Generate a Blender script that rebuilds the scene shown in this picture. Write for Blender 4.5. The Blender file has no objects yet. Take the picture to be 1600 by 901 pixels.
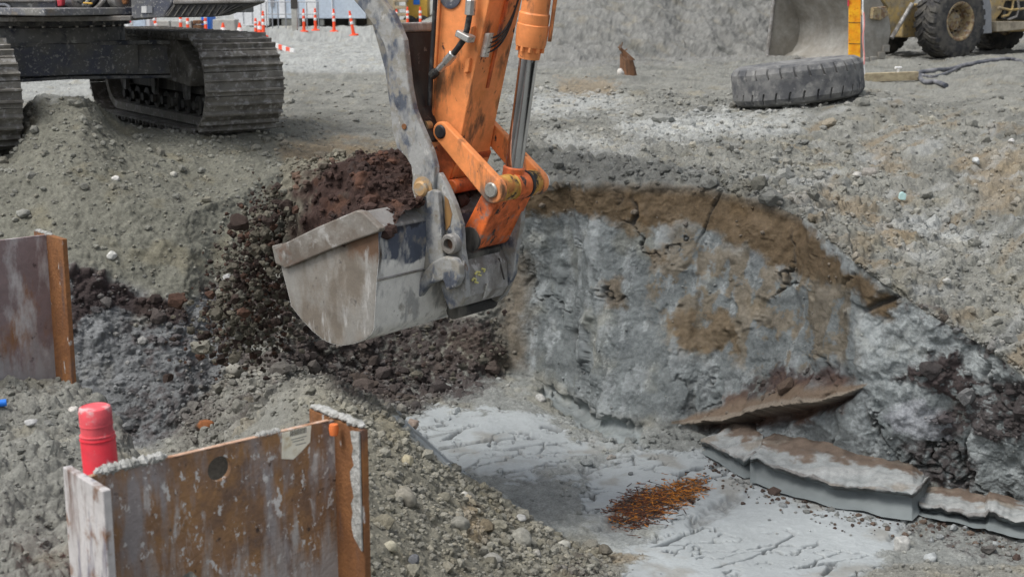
import bpy, bmesh, math, random
import numpy as np
from mathutils import Vector, Matrix, Quaternion
random.seed(7); RNG = np.random.default_rng(7)
S = bpy.context.scene
COL = S.collection

# ------------------------------------------------------------------ camera, light, exposure
CAM = np.array((0.0, 0.0, 1.6)); PITCH = math.radians(12.06); FPX = 2200.0
cd = bpy.data.cameras.new('Camera'); cam = bpy.data.objects.new('Camera', cd); COL.objects.link(cam)
cam.location = CAM; cam.rotation_euler = (math.pi/2 - PITCH, 0, 0)
cd.sensor_width = 36; cd.lens = FPX/1600*36; cd.clip_start = .05; cd.clip_end = 2000
cd.dof.use_dof = True; cd.dof.focus_distance = 9.3; cd.dof.aperture_fstop = 4.5
S.camera = cam
SUN_EL, SUN_AZ = 60, 236            # high soft sun, a little behind the left shoulder
w_ = bpy.data.worlds.new('World'); S.world = w_; w_.use_nodes = True
wn = w_.node_tree; wn.nodes.clear()
sky = wn.nodes.new('ShaderNodeTexSky'); sky.sky_type = 'NISHITA'; sky.sun_disc = False
sky.sun_elevation = math.radians(SUN_EL); sky.sun_rotation = math.radians(SUN_AZ)
sky.air_density = 1.0; sky.dust_density = 3.0; sky.ozone_density = 1.0
hs = wn.nodes.new('ShaderNodeHueSaturation'); hs.inputs['Saturation'].default_value = .35
bg = wn.nodes.new('ShaderNodeBackground'); bg.inputs['Strength'].default_value = .105
wo = wn.nodes.new('ShaderNodeOutputWorld')
wn.links.new(sky.outputs[0], hs.inputs['Color']); wn.links.new(hs.outputs[0], bg.inputs['Color']); wn.links.new(bg.outputs[0], wo.inputs['Surface'])
sd = bpy.data.lights.new('Sun', 'SUN'); sd.energy = 1.5; sd.angle = math.radians(22); sd.color = (1, .97, .93)
sun = bpy.data.objects.new('Sun', sd); COL.objects.link(sun)
_e, _a = math.radians(SUN_EL), math.radians(SUN_AZ)
sun.rotation_euler = Vector((math.sin(_a)*math.cos(_e), math.cos(_a)*math.cos(_e), math.sin(_e))).to_track_quat('Z', 'Y').to_euler()
S.view_settings.view_transform = 'Standard'; S.view_settings.look = 'None'
S.view_settings.exposure = 0.72; S.view_settings.gamma = 1
S.cycles.max_bounces = 6; S.cycles.diffuse_bounces = 3; S.cycles.glossy_bounces = 3

# ------------------------------------------------------------------ projection helpers (only used to measure real positions)
cP, sP = math.cos(PITCH), math.sin(PITCH)
def ray(px, py):
    a = (px-800)/FPX; b = (py-450.5)/FPX
    return np.array((a, cP - b*sP, -sP - b*cP))
def atY(px, py, Y):
    d = ray(px, py); return CAM + d*(Y/d[1])
def atZ(px, py, z):
    d = ray(px, py); return CAM + d*((z-CAM[2])/d[2])
def onplane(px, py, n, c):
    d = ray(px, py); return CAM + d*((c - n.dot(CAM))/n.dot(d))
def project(P):
    P = np.asarray(P) - CAM
    dep = P[..., 1]*cP - P[..., 2]*sP
    up = P[..., 1]*sP + P[..., 2]*cP
    return 800 + FPX*P[..., 0]/dep, 450.5 - FPX*up/dep

# ------------------------------------------------------------------ numpy noise
_perm = np.random.default_rng(11).permutation(256).astype(np.int32); _perm = np.concatenate([_perm, _perm, _perm])
_grad = np.random.default_rng(12).normal(size=(256, 3)).astype(np.float32); _grad /= np.linalg.norm(_grad, axis=1)[:, None]
def _h(ix, iy, iz): return _perm[_perm[_perm[ix & 255] + (iy & 255)] + (iz & 255)]
def perlin(p):
    i = np.floor(p).astype(np.int32); f = (p - i).astype(np.float32)
    u = f*f*f*(f*(f*6-15)+10)
    out = 0
    for dx in (0, 1):
        wx = u[:, 0] if dx else 1-u[:, 0]
        for dy in (0, 1):
            wy = u[:, 1] if dy else 1-u[:, 1]
            for dz in (0, 1):
                wz = u[:, 2] if dz else 1-u[:, 2]
                g = _grad[_h(i[:, 0]+dx, i[:, 1]+dy, i[:, 2]+dz)]
                out = out + wx*wy*wz*(g[:, 0]*(f[:, 0]-dx) + g[:, 1]*(f[:, 1]-dy) + g[:, 2]*(f[:, 2]-dz))
    return out*1.5
def fbm(p, octv=4, gain=.5, lac=2.03):
    p = p.astype(np.float32); a = 1.0; s = 0; out = 0
    for k in range(octv):
        out = out + a*perlin(p + 17.3*k); s += a; a *= gain; p = p*lac
    return out/s
_jit = np.random.default_rng(13).random((256, 3)).astype(np.float32)
def worley(p):
    i = np.floor(p).astype(np.int32); f = (p - i).astype(np.float32)
    d1 = np.full(len(p), 9, np.float32); d2 = d1.copy(); idv = np.zeros(len(p), np.int32)
    for dx in (-1, 0, 1):
        for dy in (-1, 0, 1):
            for dz in (-1, 0, 1):
                h = _h(i[:, 0]+dx, i[:, 1]+dy, i[:, 2]+dz); j = _jit[h]
                d = np.sqrt((j[:, 0]+dx-f[:, 0])**2 + (j[:, 1]+dy-f[:, 1])**2 + (j[:, 2]+dz-f[:, 2])**2)
                m = d < d1
                d2 = np.where(m, d1, np.minimum(d2, d)); idv = np.where(m, h, idv); d1 = np.where(m, d, d1)
    return d1, d2, idv/255.0
def sstep(a, b, x):
    t = np.clip((x-a)/(b-a), 0, 1); return t*t*(3-2*t)
def poly_mask(x, y, poly, soft):
    poly = np.array(poly, float); n = len(poly)
    x0, y0 = poly.min(0) - 3*soft; x1, y1 = poly.max(0) + 3*soft
    out = np.zeros(len(x), np.float32)
    k = np.where((x > x0) & (x < x1) & (y > y0) & (y < y1))[0]
    if len(k) == 0: return out
    X, Y = x[k], y[k]; ins = np.zeros(len(k), bool); dm = np.full(len(k), 1e9)
    for q in range(n):
        ax, ay = poly[q]; bx, by = poly[(q+1) % n]
        c = (ay > Y) != (by > Y)
        with np.errstate(divide='ignore', invalid='ignore'):
            ins ^= c & (X < (bx-ax)*(Y-ay)/(by-ay+1e-12)+ax)
        t = np.clip(((X-ax)*(bx-ax)+(Y-ay)*(by-ay))/((bx-ax)**2+(by-ay)**2+1e-9), 0, 1)
        dm = np.minimum(dm, np.hypot(X-ax-t*(bx-ax), Y-ay-t*(by-ay)))
    out[k] = sstep(-soft, soft, np.where(ins, dm, -dm))
    return out

# ------------------------------------------------------------------ mesh builder
def crust(name, path, r, seed, mat, parent, squash=.6):
    rr = np.random.default_rng(seed); P_ = np.array(path); V = []; Fc = []
    s_ = np.linspace(0, len(P_)-1, 70); n = 9; pts = np.array([[np.interp(q, np.arange(len(P_)), P_[:, k]) for k in range(3)] for q in s_])
    d = pts[-1]-pts[0]; d /= np.linalg.norm(d); e = np.cross(d, (0, 0, 1.)); e /= np.linalg.norm(e); u = np.cross(e, d)
    for i in range(70):
        k_ = r*(.35+.65*min(1, i/6, (69-i)/6))*(1+.6*float(perlin(np.array([[i*.23, seed, 0.]]))[0]))
        for j in range(n):
            a = 2*math.pi*j/n; w = k_*(1+.45*float(perlin(np.array([[i*.6, j*1.3, seed*1.7]]))[0])); V.append(pts[i]+e*math.cos(a)*w+u*math.sin(a)*w*squash)
    for i in range(69):
        for j in range(n): Fc.append((i*n+j, i*n+(j+1) % n, (i+1)*n+(j+1) % n, (i+1)*n+j))
    Fc += [tuple(range(n-1, -1, -1)), tuple(69*n+j for j in range(n))]
    return mesh_obj(name, V, Fc, mat, parent)

class MB:
    def __init__(s): s.v = []; s.f = []
    def add(s, v, f):
        o = len(s.v); s.v += [tuple(map(float, q)) for q in v]; s.f += [tuple(i+o for i in q) for q in f]; return s
    def prism(s, pts, vec):
        pts = [np.array(q, float) for q in pts]; vec = np.array(vec, float); n = len(pts)
        nrm = sum((np.cross(pts[i]-pts[0], pts[(i+1) % n]-pts[0]) for i in range(n)), np.zeros(3))
        if nrm.dot(vec) > 0: pts = pts[::-1]
        f = [tuple(range(n)), tuple(range(2*n-1, n-1, -1))] + [((i+1) % n, i, n+i, n+(i+1) % n) for i in range(n)]
        return s.add(pts + [q+vec for q in pts], f)
    def box(s, c, ax, h):
        c = np.array(c, float); ax = [np.array(a, float)*k for a, k in zip(ax, h)]
        b = [c-ax[0]-ax[1]-ax[2], c+ax[0]-ax[1]-ax[2], c+ax[0]+ax[1]-ax[2], c-ax[0]+ax[1]-ax[2]]
        return s.prism(b, 2*ax[2])
    def lathe(s, A, d, prof, n=24, closed=False):
        A = np.array(A, float); d = np.array(d, float); d /= np.linalg.norm(d)
        t = np.array((0, 0, 1.)) if abs(d[2]) < .9 else np.array((1., 0, 0))
        e1 = np.cross(t, d); e1 /= np.linalg.norm(e1); e2 = np.cross(d, e1)
        v = []
        for r, z in prof:
            for k in range(n):
                a = 2*math.pi*k/n; v.append(A + d*z + (e1*math.cos(a)+e2*math.sin(a))*max(r, 1e-4))
        f = []; m = len(prof)
        for i in range(m if closed else m-1):
            i2 = (i+1) % m
            for k in range(n):
                f.append((i*n+k, i*n+(k+1) % n, i2*n+(k+1) % n, i2*n+k))
        if not closed:
            f.append(tuple(range(n-1, -1, -1))); f.append(tuple((m-1)*n+k for k in range(n)))
        return s.add(v, f)
    def cyl(s, A, B, r, n=20, bev=None):
        A = np.array(A, float); B = np.array(B, float); L = np.linalg.norm(B-A); b = bev if bev is not None else min(r*.12, L*.2)
        return s.lathe(A, B-A, [(r-b, 0), (r, b), (r, L-b), (r-b, L)], n)
    def tube(s, pts, r, n=8):
        P = [np.array(q, float) for q in pts]; v = []; f = []
        prev = None
        for i, q in enumerate(P):
            t = P[min(i+1, len(P)-1)] - P[max(i-1, 0)]; t /= np.linalg.norm(t)+1e-9
            if prev is None:
                a = np.array((0, 0, 1.)) if abs(t[2]) < .9 else np.array((1., 0, 0))
                e1 = np.cross(a, t)
            else: e1 = prev - t*prev.dot(t)
            e1 /= np.linalg.norm(e1); prev = e1; e2 = np.cross(t, e1)
            for k in range(n):
                a = 2*math.pi*k/n; v.append(q + (e1*math.cos(a)+e2*math.sin(a))*r)
        for i in range(len(P)-1):
            for k in range(n): f.append((i*n+k, i*n+(k+1) % n, (i+1)*n+(k+1) % n, (i+1)*n+k))
        f.append(tuple(range(n-1, -1, -1))); f.append(tuple((len(P)-1)*n+k for k in range(n)))
        return s.add(v, f)
    def build(s, name, mat, parent=None, smooth=None, bevel=0.0):
        return mesh_obj(name, s.v, s.f, mat, parent, smooth, bevel)
BASE = {}
def mesh_obj(name, v, f, mat, parent=None, smooth=None, bevel=0.0, fix=True):
    off = BASE.get(parent.name, np.zeros(3)) if parent else np.zeros(3)
    me = bpy.data.meshes.new(name)
    me.from_pydata([tuple(np.array(q)-off) for q in v], [], f); me.validate()
    if fix:
        bm = bmesh.new(); bm.from_mesh(me); bmesh.ops.recalc_face_normals(bm, faces=bm.faces); bm.to_mesh(me); bm.free()
    me.materials.append(mat)
    o = bpy.data.objects.new(name, me); COL.objects.link(o)
    if parent: o.parent = parent
    BASE[o.name] = off
    if smooth: me.shade_smooth(); me.set_sharp_from_angle(angle=math.radians(smooth))
    if bevel:
        m = o.modifiers.new('bevel', 'BEVEL'); m.width = bevel; m.segments = 2; m.limit_method = 'ANGLE'; m.angle_limit = math.radians(38)
        m.harden_normals = False
    return o
def tag(o, label, cat, group=None, kind=None):
    if label: o['label'] = label
    if cat: o['category'] = cat
    if group: o['group'] = group
    if kind: o['kind'] = kind
    return o
def thing(name, loc, label, cat, group=None):
    o = bpy.data.objects.new(name, None); COL.objects.link(o); o.location = [float(q) for q in loc]; o.empty_display_size = .2
    BASE[o.name] = np.array(loc, float); return tag(o, label, cat, group)
def copy_tree(o, parent=None):
    c = o.copy(); COL.objects.link(c)
    if parent: c.parent = parent
    for ch in list(o.children): copy_tree(ch, c)
    return c

# ------------------------------------------------------------------ materials
def lin(r, g, b):
    f = lambda c: c/255/12.92 if c/255 <= .04045 else ((c/255+.055)/1.055)**2.4
    return (f(r), f(g), f(b), 1)
def dirty(name, base, layers=(), rough=.6, metal=0.0, bump=(40, .15), rough_dirt=.9, spec=.4):
    """layers: (colour, scale, threshold, softness, stretch, optional (z_full, z_none)) - each lays dirt or worn paint over the one below"""
    m = bpy.data.materials.new(name); m.use_nodes = True; nt = m.node_tree; N = nt.nodes; L = nt.links
    bs = N['Principled BSDF']; bs.inputs['Metallic'].default_value = metal; bs.inputs['Specular IOR Level'].default_value = spec
    geo = N.new('ShaderNodeNewGeometry'); prev = None; rsock = None
    c0 = N.new('ShaderNodeRGB'); c0.outputs[0].default_value = base; prev = c0.outputs[0]
    r0 = N.new('ShaderNodeValue'); r0.outputs[0].default_value = rough; rsock = r0.outputs[0]
    for k, ly in enumerate(layers):
        colr, sc, th, soft = ly[:4]; st = ly[4] if len(ly) > 4 else (1, 1, 1)
        mp = N.new('ShaderNodeMapping'); mp.inputs['Scale'].default_value = st; mp.inputs['Location'].default_value = (k*3.7, k*1.3, k*2.1)
        L.new(geo.outputs['Position'], mp.inputs['Vector'])
        nz = N.new('ShaderNodeTexNoise'); nz.inputs['Scale'].default_value = sc; nz.inputs['Detail'].default_value = 7; nz.inputs['Roughness'].default_value = .62
        L.new(mp.outputs[0], nz.inputs['Vector'])
        fac = nz.outputs[0]
        if len(ly) > 5:
            z1, z0 = ly[5]
            sx = N.new('ShaderNodeSeparateXYZ'); L.new(geo.outputs['Position'], sx.inputs[0])
            mr = N.new('ShaderNodeMapRange'); mr.inputs[1].default_value = z0; mr.inputs[2].default_value = z1; mr.inputs[3].default_value = -.35; mr.inputs[4].default_value = .22
            L.new(sx.outputs[2], mr.inputs[0])
            ad = N.new('ShaderNodeMath'); L.new(fac, ad.inputs[0]); L.new(mr.outputs[0], ad.inputs[1]); fac = ad.outputs[0]
        rg = N.new('ShaderNodeMapRange'); rg.inputs[1].default_value = th-soft; rg.inputs[2].default_value = th+soft
        L.new(fac, rg.inputs[0])
        mx = N.new('ShaderNodeMix'); mx.data_type = 'RGBA'; L.new(rg.outputs[0], mx.inputs[0]); L.new(prev, mx.inputs[6]); mx.inputs[7].default_value = colr
        prev = mx.outputs[2]
        mf = N.new('ShaderNodeMix'); L.new(rg.outputs[0], mf.inputs[0]); L.new(rsock, mf.inputs[2]); mf.inputs[3].default_value = rough_dirt; rsock = mf.outputs[0]
    # small tonal variation
    nv = N.new('ShaderNodeTexNoise'); nv.inputs['Scale'].default_value = 9; nv.inputs['Detail'].default_value = 8; nv.inputs['Roughness'].default_value = .7
    L.new(geo.outputs['Position'], nv.inputs['Vector'])
    mv = N.new('ShaderNodeMapRange'); mv.inputs[1].default_value = .25; mv.inputs[2].default_value = .75; mv.inputs[3].default_value = .78; mv.inputs[4].default_value = 1.2
    L.new(nv.outputs[0], mv.inputs[0])
    vm = N.new('ShaderNodeVectorMath'); vm.operation = 'SCALE'; L.new(prev, vm.inputs[0]); L.new(mv.outputs[0], vm.inputs['Scale'])
    L.new(vm.outputs[0], bs.inputs['Base Color']); L.new(rsock, bs.inputs['Roughness'])
    if bump:
        nb = N.new('ShaderNodeTexNoise'); nb.inputs['Scale'].default_value = bump[0]; nb.inputs['Detail'].default_value = 5; L.new(geo.outputs['Position'], nb.inputs['Vector'])
        bp = N.new('ShaderNodeBump'); bp.inputs['Strength'].default_value = bump[1]; bp.inputs['Distance'].default_value = .02
        L.new(nb.outputs[0], bp.inputs['Height']); L.new(bp.outputs[0], bs.inputs['Normal'])
    return m
def plain(name, c, rough=.6, metal=0.0): return dirty(name, c, (), rough, metal, None)
def soil_mat(name, attr='Col', fine=(70, 260), bump=.55):
    m = bpy.data.materials.new(name); m.use_nodes = True; nt = m.node_tree; N = nt.nodes; L = nt.links
    bs = N['Principled BSDF']; bs.inputs['Specular IOR Level'].default_value = .25
    at = N.new('ShaderNodeAttribute'); at.attribute_name = attr
    geo = N.new('ShaderNodeNewGeometry')
    n1 = N.new('ShaderNodeTexNoise'); n1.inputs['Scale'].default_value = fine[0]; n1.inputs['Detail'].default_value = 6; n1.inputs['Roughness'].default_value = .72
    L.new(geo.outputs['Position'], n1.inputs['Vector'])
    mr = N.new('ShaderNodeMapRange'); mr.inputs[1].default_value = .28; mr.inputs[2].default_value = .72; mr.inputs[3].default_value = .62; mr.inputs[4].default_value = 1.36
    L.new(n1.outputs[0], mr.inputs[0])
    # the smooth wet clay keeps less grain
    mg = N.new('ShaderNodeMix'); L.new(at.outputs['Alpha'], mg.inputs[0]); L.new(mr.outputs[0], mg.inputs[2]); mg.inputs[3].default_value = 1.0
    vm = N.new('ShaderNodeVectorMath'); vm.operation = 'SCALE'; L.new(at.outputs['Color'], vm.inputs[0]); L.new(mg.outputs[0], vm.inputs['Scale'])
    L.new(vm.outputs[0], bs.inputs['Base Color'])
    rr = N.new('ShaderNodeMapRange'); rr.inputs[3].default_value = .92; rr.inputs[4].default_value = .5; L.new(at.outputs['Alpha'], rr.inputs[0]); L.new(rr.outputs[0], bs.inputs['Roughness'])
    n2 = N.new('ShaderNodeTexNoise'); n2.inputs['Scale'].default_value = fine[1]*.5; n2.inputs['Detail'].default_value = 6; n2.inputs['Roughness'].default_value = .7
    L.new(geo.outputs['Position'], n2.inputs['Vector'])
    st = N.new('ShaderNodeMapRange'); st.inputs[3].default_value = bump; st.inputs[4].default_value = .08; L.new(at.outputs['Alpha'], st.inputs[0])
    bp = N.new('ShaderNodeBump'); bp.inputs['Distance'].default_value = .016; L.new(st.outputs[0], bp.inputs['Strength']); L.new(n2.outputs[0], bp.inputs['Height']); L.new(bp.outputs[0], bs.inputs['Normal'])
    return m
def set_col(me, rgba):
    a = me.color_attributes.new('Col', 'FLOAT_COLOR', 'POINT'); a.data.foreach_set('color', np.ascontiguousarray(rgba, np.float32).ravel())
M = {}
M['soil'] = soil_mat('soil')

# ================================================================== TERRAIN (lofted through surveyed break lines, near to far)
def line(*pts):
    out = []
    for p in pts:
        if p[0] == 'Y': _, px, Y, z = p; out.append(((px-800)/FPX/cP, Y, z))   # azimuth, distance, height
        else:
            q = atZ(*p); out.append((q[0]/q[1], q[1], q[2]))
    out.sort(); return np.array(out)
F = [-900, 2500]
LN = [
 line(('Y', -900, 1.0, -.1), ('Y', 2500, 1.0, -.15)),
 line(('Y', -900, 3.3, -.25), ('Y', 600, 3.3, -.35), ('Y', 1000, 4.0, -.5), ('Y', 2500, 4.0, -.6)),
 line((-900, 900, -.3), (0, 900, -.3), (120, 900, -.38), (300, 900, -.5), (580, 900, -.85), (700, 900, -1.2), (850, 900, -1.7), (950, 905, -1.93), (1050, 905, -2.0), (1600, 905, -2.0), (2500, 905, -2.0)),
 line((-900, 580, -.5), (0, 578, -.5), (60, 578, -.5), (115, 592, -.52), (150, 625, -.55), (185, 665, -.58), (212, 712, -.62), (240, 742, -.85), (300, 742, -1.2), (340, 712, -1.5), (385, 655, -1.5), (430, 612, -1.25), (475, 596, -1.02), (510, 598, -.98), (560, 622, -1.0), (620, 650, -1.1), (700, 722, -1.4), (800, 792, -1.75), (880, 842, -1.95), (960, 862, -2.0), (1100, 872, -2.02), (1600, 880, -2.03), (2500, 880, -2.0)),
 line(('Y', -900, 9.2, -1.9), ('Y', 0, 9.0, -1.9), ('Y', 115, 8.6, -1.9), ('Y', 215, 8.2, -1.9), (300, 718, -1.95), (340, 700, -1.75), (385, 640, -1.65), (440, 598, -1.6), (500, 590, -1.8), (560, 614, -1.95), (620, 645, -2.0), (700, 717, -2.0), (800, 787, -2.0), (880, 836, -2.0), (1000, 845, -2.01), (1100, 850, -2.03), (1600, 862, -2.04), (2500, 862, -2.0)),
 line((-900, 700, -2.0), (0, 700, -2.0), (110, 688, -2.0), (200, 690, -2.0), (270, 672, -1.95), (320, 630, -1.8), (370, 590, -1.65), (440, 555, -1.5), (500, 560, -1.65), (560, 580, -1.85), (620, 598, -2.0), (700, 605, -2.0), (760, 590, -1.95), (830, 596, -2.0), (880, 625, -2.06), (940, 664, -2.08), (1050, 672, -2.0), (1085, 672, -2.0), (1115, 684, -2.04), (1180, 708, -2.04), (1250, 735, -2.04), (1350, 757, -2.04), (1430, 768, -2.04), (1500, 778, -2.04), (1600, 800, -2.04), (2500, 1000, -2.0)),
 None,
 line((-900, 400, -.7), (0, 400, -.65), (110, 418, -.72), (200, 448, -.92), (290, 482, -1.1), (330, 452, -1.02), (380, 440, -.98), (450, 420, -.9), (600, 330, -.55), (700, 300, -.4), (820, 287, -.14), (900, 287, -.09), (1000, 290, -.07), (1100, 294, -.07), (1200, 318, -.13), (1250, 336, -.2), (1300, 380, -.31), (1350, 424, -.43), (1450, 490, -.68), (1520, 530, -.84), (1600, 588, -1.02), (1800, 720, -1.3), (2500, 900, -1.6)),
 line((-900, 270, -.05), (0, 270, -.05), (110, 285, -.12), (200, 310, -.25), (290, 335, -.4), (380, 300, -.3), (450, 265, -.2), (520, 245, -.15), (600, 235, -.15), (700, 235, -.12), (820, 236, .0), (900, 244, .0), (1000, 258, .02), (1100, 275, -.01), (1200, 303, -.09), (1250, 323, -.16), (1300, 370, -.27), (1350, 415, -.39), (1450, 480, -.64), (1520, 520, -.80), (1600, 577, -.98), (1800, 700, -1.2), (2500, 880, -1.5)),
 line((-900, 235, .0), (0, 232, .02), (16, 226, .05), (34, 165, .42), (60, 150, .53), (125, 150, .53), (150, 160, .45), (175, 182, .28), (195, 198, .17), (250, 206, .1), (320, 217, .02), (440, 200, .04), (520, 180, .02), (600, 178, .02), (700, 190, 0), (820, 190, 0), (1000, 190, 0), (1200, 205, -.1), (1300, 255, -.22), (1450, 310, -.34), (1600, 360, -.45), (1800, 440, -.6), (2500, 600, -.9)),
 line(('Y', -900, 16.5, .0), ('Y', 0, 16.3, .0), ('Y', 300, 16.6, .0), ('Y', 420, 17.2, .02), (500, 140, .02), (800, 140, .0), (1150, 158, -.02), (1300, 165, -.03), (1450, 170, -.02), (1600, 178, .0), (1800, 190, 0), (2500, 220, 0)),
 line(('Y', -900, 24, .0), ('Y', 600, 24, 0), ('Y', 800, 23, .05), ('Y', 900, 23, .05), ('Y', 1300, 23, 0), ('Y', 1460, 21.5, .02), ('Y', 1540, 21.5, .24), ('Y', 1610, 21.5, .2), ('Y', 1700, 22, .1), ('Y', 2500, 23, 0)),
 line(('Y', -900, 31, .0), ('Y', 680, 31, 0), ('Y', 860, 29, .1), ('Y', 1215, 35.5, 0), ('Y', 1600, 38, 0), ('Y', 2500, 38, 0)),
 line(('Y', -900, 42, 0), ('Y', 650, 42, 0), ('Y', 760, 42, 1.2), ('Y', 860, 43, 3.2), ('Y', 1000, 42, 3.7), ('Y', 1250, 45, 3.4), ('Y', 1400, 44, 2.0), ('Y', 1600, 44, .25), ('Y', 2500, 46, .5)),
 line(('Y', -900, 62, 0), ('Y', 650, 62, 0), ('Y', 800, 56, 2.5), ('Y', 1200, 56, 4.0), ('Y', 1600, 60, 2.5), ('Y', 2500, 60, 2)),
 line(('Y', -900, 500, 0), ('Y', 2500, 500, 0)),
]
NR = [8, 14, 210, 46, 190, 130, 130, 80, 220, 150, 60, 40, 120, 8, 10]
ucol = np.concatenate([np.linspace(-900, -80, 60, endpoint=False), np.arange(-80, 1680, 1.75), np.linspace(1680, 2500, 60)])
ucol = (ucol-800)/FPX/cP; NC = len(ucol)
ker = np.exp(-np.linspace(-2, 2, 13)**2); ker /= ker.sum()
def smooth1(a):
    return np.convolve(np.pad(a, 6, mode='edge'), ker, 'valid')
prof = []
for Lk in LN:
    if Lk is None: prof.append(None); continue
    prof.append([smooth1(np.interp(ucol, Lk[:, 0], Lk[:, q])) for q in (1, 2)])
prof[6] = [prof[5][0] + .55*(prof[7][0]-prof[5][0]), prof[5][1] + .5*(prof[7][1]-prof[5][1])]
# a buttress in the wall: the part left of it is set back
upx = ucol*FPX*cP + 800
rec = .4*sstep(935, 885, upx)*sstep(740, 800, upx)
for k, wgt in ((5, .35), (6, 1.0), (7, .5)): prof[k][0] = prof[k][0] + rec*wgt
rowsY, rowsZ, rowt = [], [], []
for k, n in enumerate(NR):
    t = np.linspace(0, 1, n, endpoint=False)[:, None]
    if k == 14: t = t**2
    rowsY.append(prof[k][0]*(1-t) + prof[k+1][0]*t); rowsZ.append(prof[k][1]*(1-t) + prof[k+1][1]*t); rowt.append(k + np.linspace(0, 1, n, endpoint=False))
rowsY.append(prof[-1][0][None]); rowsZ.append(prof[-1][1][None]); rowt.append(np.array([len(NR)*1.0]))
GY = np.concatenate(rowsY); GZ = np.concatenate(rowsZ); RT = np.concatenate(rowt); NRW = len(RT)
for _ in range(3):      # round the creases a little
    GY[1:-1] = .25*GY[:-2] + .5*GY[1:-1] + .25*GY[2:]; GZ[1:-1] = .25*GZ[:-2] + .5*GZ[1:-1] + .25*GZ[2:]
P = np.stack([GY*ucol[None], GY, GZ], -1)
def grid_normals(P):
    du = np.gradient(P, axis=1); dv = np.gradient(P, axis=0)
    n = np.cross(du, dv); return n/(np.linalg.norm(n, axis=2, keepdims=True)+1e-9)
NRM = grid_normals(P)
p = P.reshape(-1, 3); nrm = NRM.reshape(-1, 3)
rt = np.repeat(RT, NC); gpx, gpy = project(p)
# wobble of the soil boundaries
f_big = fbm(p*1.1, 4); f_mid = fbm(p*3.7+5, 4); f_fin = fbm(p*13+9, 4, .6); f_gr = fbm(p*42+3, 3, .65)
wx = gpx + 26*f_mid + 14*f_fin + 5*f_gr; wy = gpy + 22*fbm(p*3.9+31, 4) + 12*fbm(p*14+21, 3) + 5*f_gr
def pm(poly, soft=8): return poly_mask(wx, wy, poly, soft)
def seg(a, b, s=.15): return sstep(a-s, a+s, rt)*sstep(b+s, b-s, rt)
wall = seg(5, 7.0, .1); fl = seg(2.9, 5.05, .1)
right = sstep(760, 840, gpx)
# masks
m_floor = np.clip(pm([(612, 655), (660, 640), (760, 640), (850, 650), (900, 690), (960, 690), (1010, 705), (1100, 700), (1130, 730), (1430, 815), (1400, 850), (1300, 905), (1000, 905), (960, 880), (900, 800), (930, 750), (860, 755), (790, 745), (720, 735), (680, 715), (640, 690)], 5)*sstep(2.85, 3.0, rt)*sstep(5.3, 5.0, rt) + pm([(960, 905), (1010, 870), (1100, 830), (1400, 850), (1310, 930), (960, 930)], 8)*(rt < 3.2)*(rt > 1.8), 0, 1)
m_floor *= 1 - .75*np.maximum(pm([(830, 770), (900, 740), (960, 720), (1010, 690), (960, 690), (890, 720), (840, 735)], 7), pm([(840, 800), (930, 850), (980, 860), (1050, 825), (1000, 820), (940, 800)], 9))
m_wetgully = pm([(850, 600), (880, 610), (930, 650), (1010, 668), (1005, 690), (940, 682), (890, 655), (855, 625)], 4)
m_brown = pm([(790, 300), (860, 285), (1000, 283), (1120, 290), (1240, 325), (1330, 420), (1400, 470), (1390, 500), (1300, 440), (1240, 430), (1180, 400), (1120, 370), (1080, 350), (1000, 345), (920, 338), (860, 330), (800, 340)], 8)
m_brown2 = np.clip(pm([(1060, 350), (1180, 400), (1330, 440), (1340, 560), (1220, 585), (1050, 540), (1000, 440), (1040, 400)], 20)*sstep(-.06, .06, .7*f_mid + .8*fbm(p*np.array((6, 6, .8)), 4) + .3*f_fin + .2*f_gr), 0, 1)*.8
m_brown3 = np.clip(np.maximum.reduce([pm([(1040, 495), (1130, 485), (1165, 520), (1150, 560), (1080, 545)], 6)*sstep(-.2, .0, f_mid), .8*pm([(955, 345), (1005, 335), (1030, 360), (970, 372)], 6), .8*pm([(940, 440), (965, 430), (975, 480), (945, 490)], 7), .8*pm([(1010, 385), (1045, 380), (1050, 410), (1020, 415)], 6), pm([(780, 420), (830, 400), (820, 620), (780, 620)], 20)*.7]), 0, 1)
m_red = pm([(1060, 665), (1140, 620), (1190, 590), (1320, 585), (1345, 610), (1320, 640), (1240, 665), (1130, 670)], 6)
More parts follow.
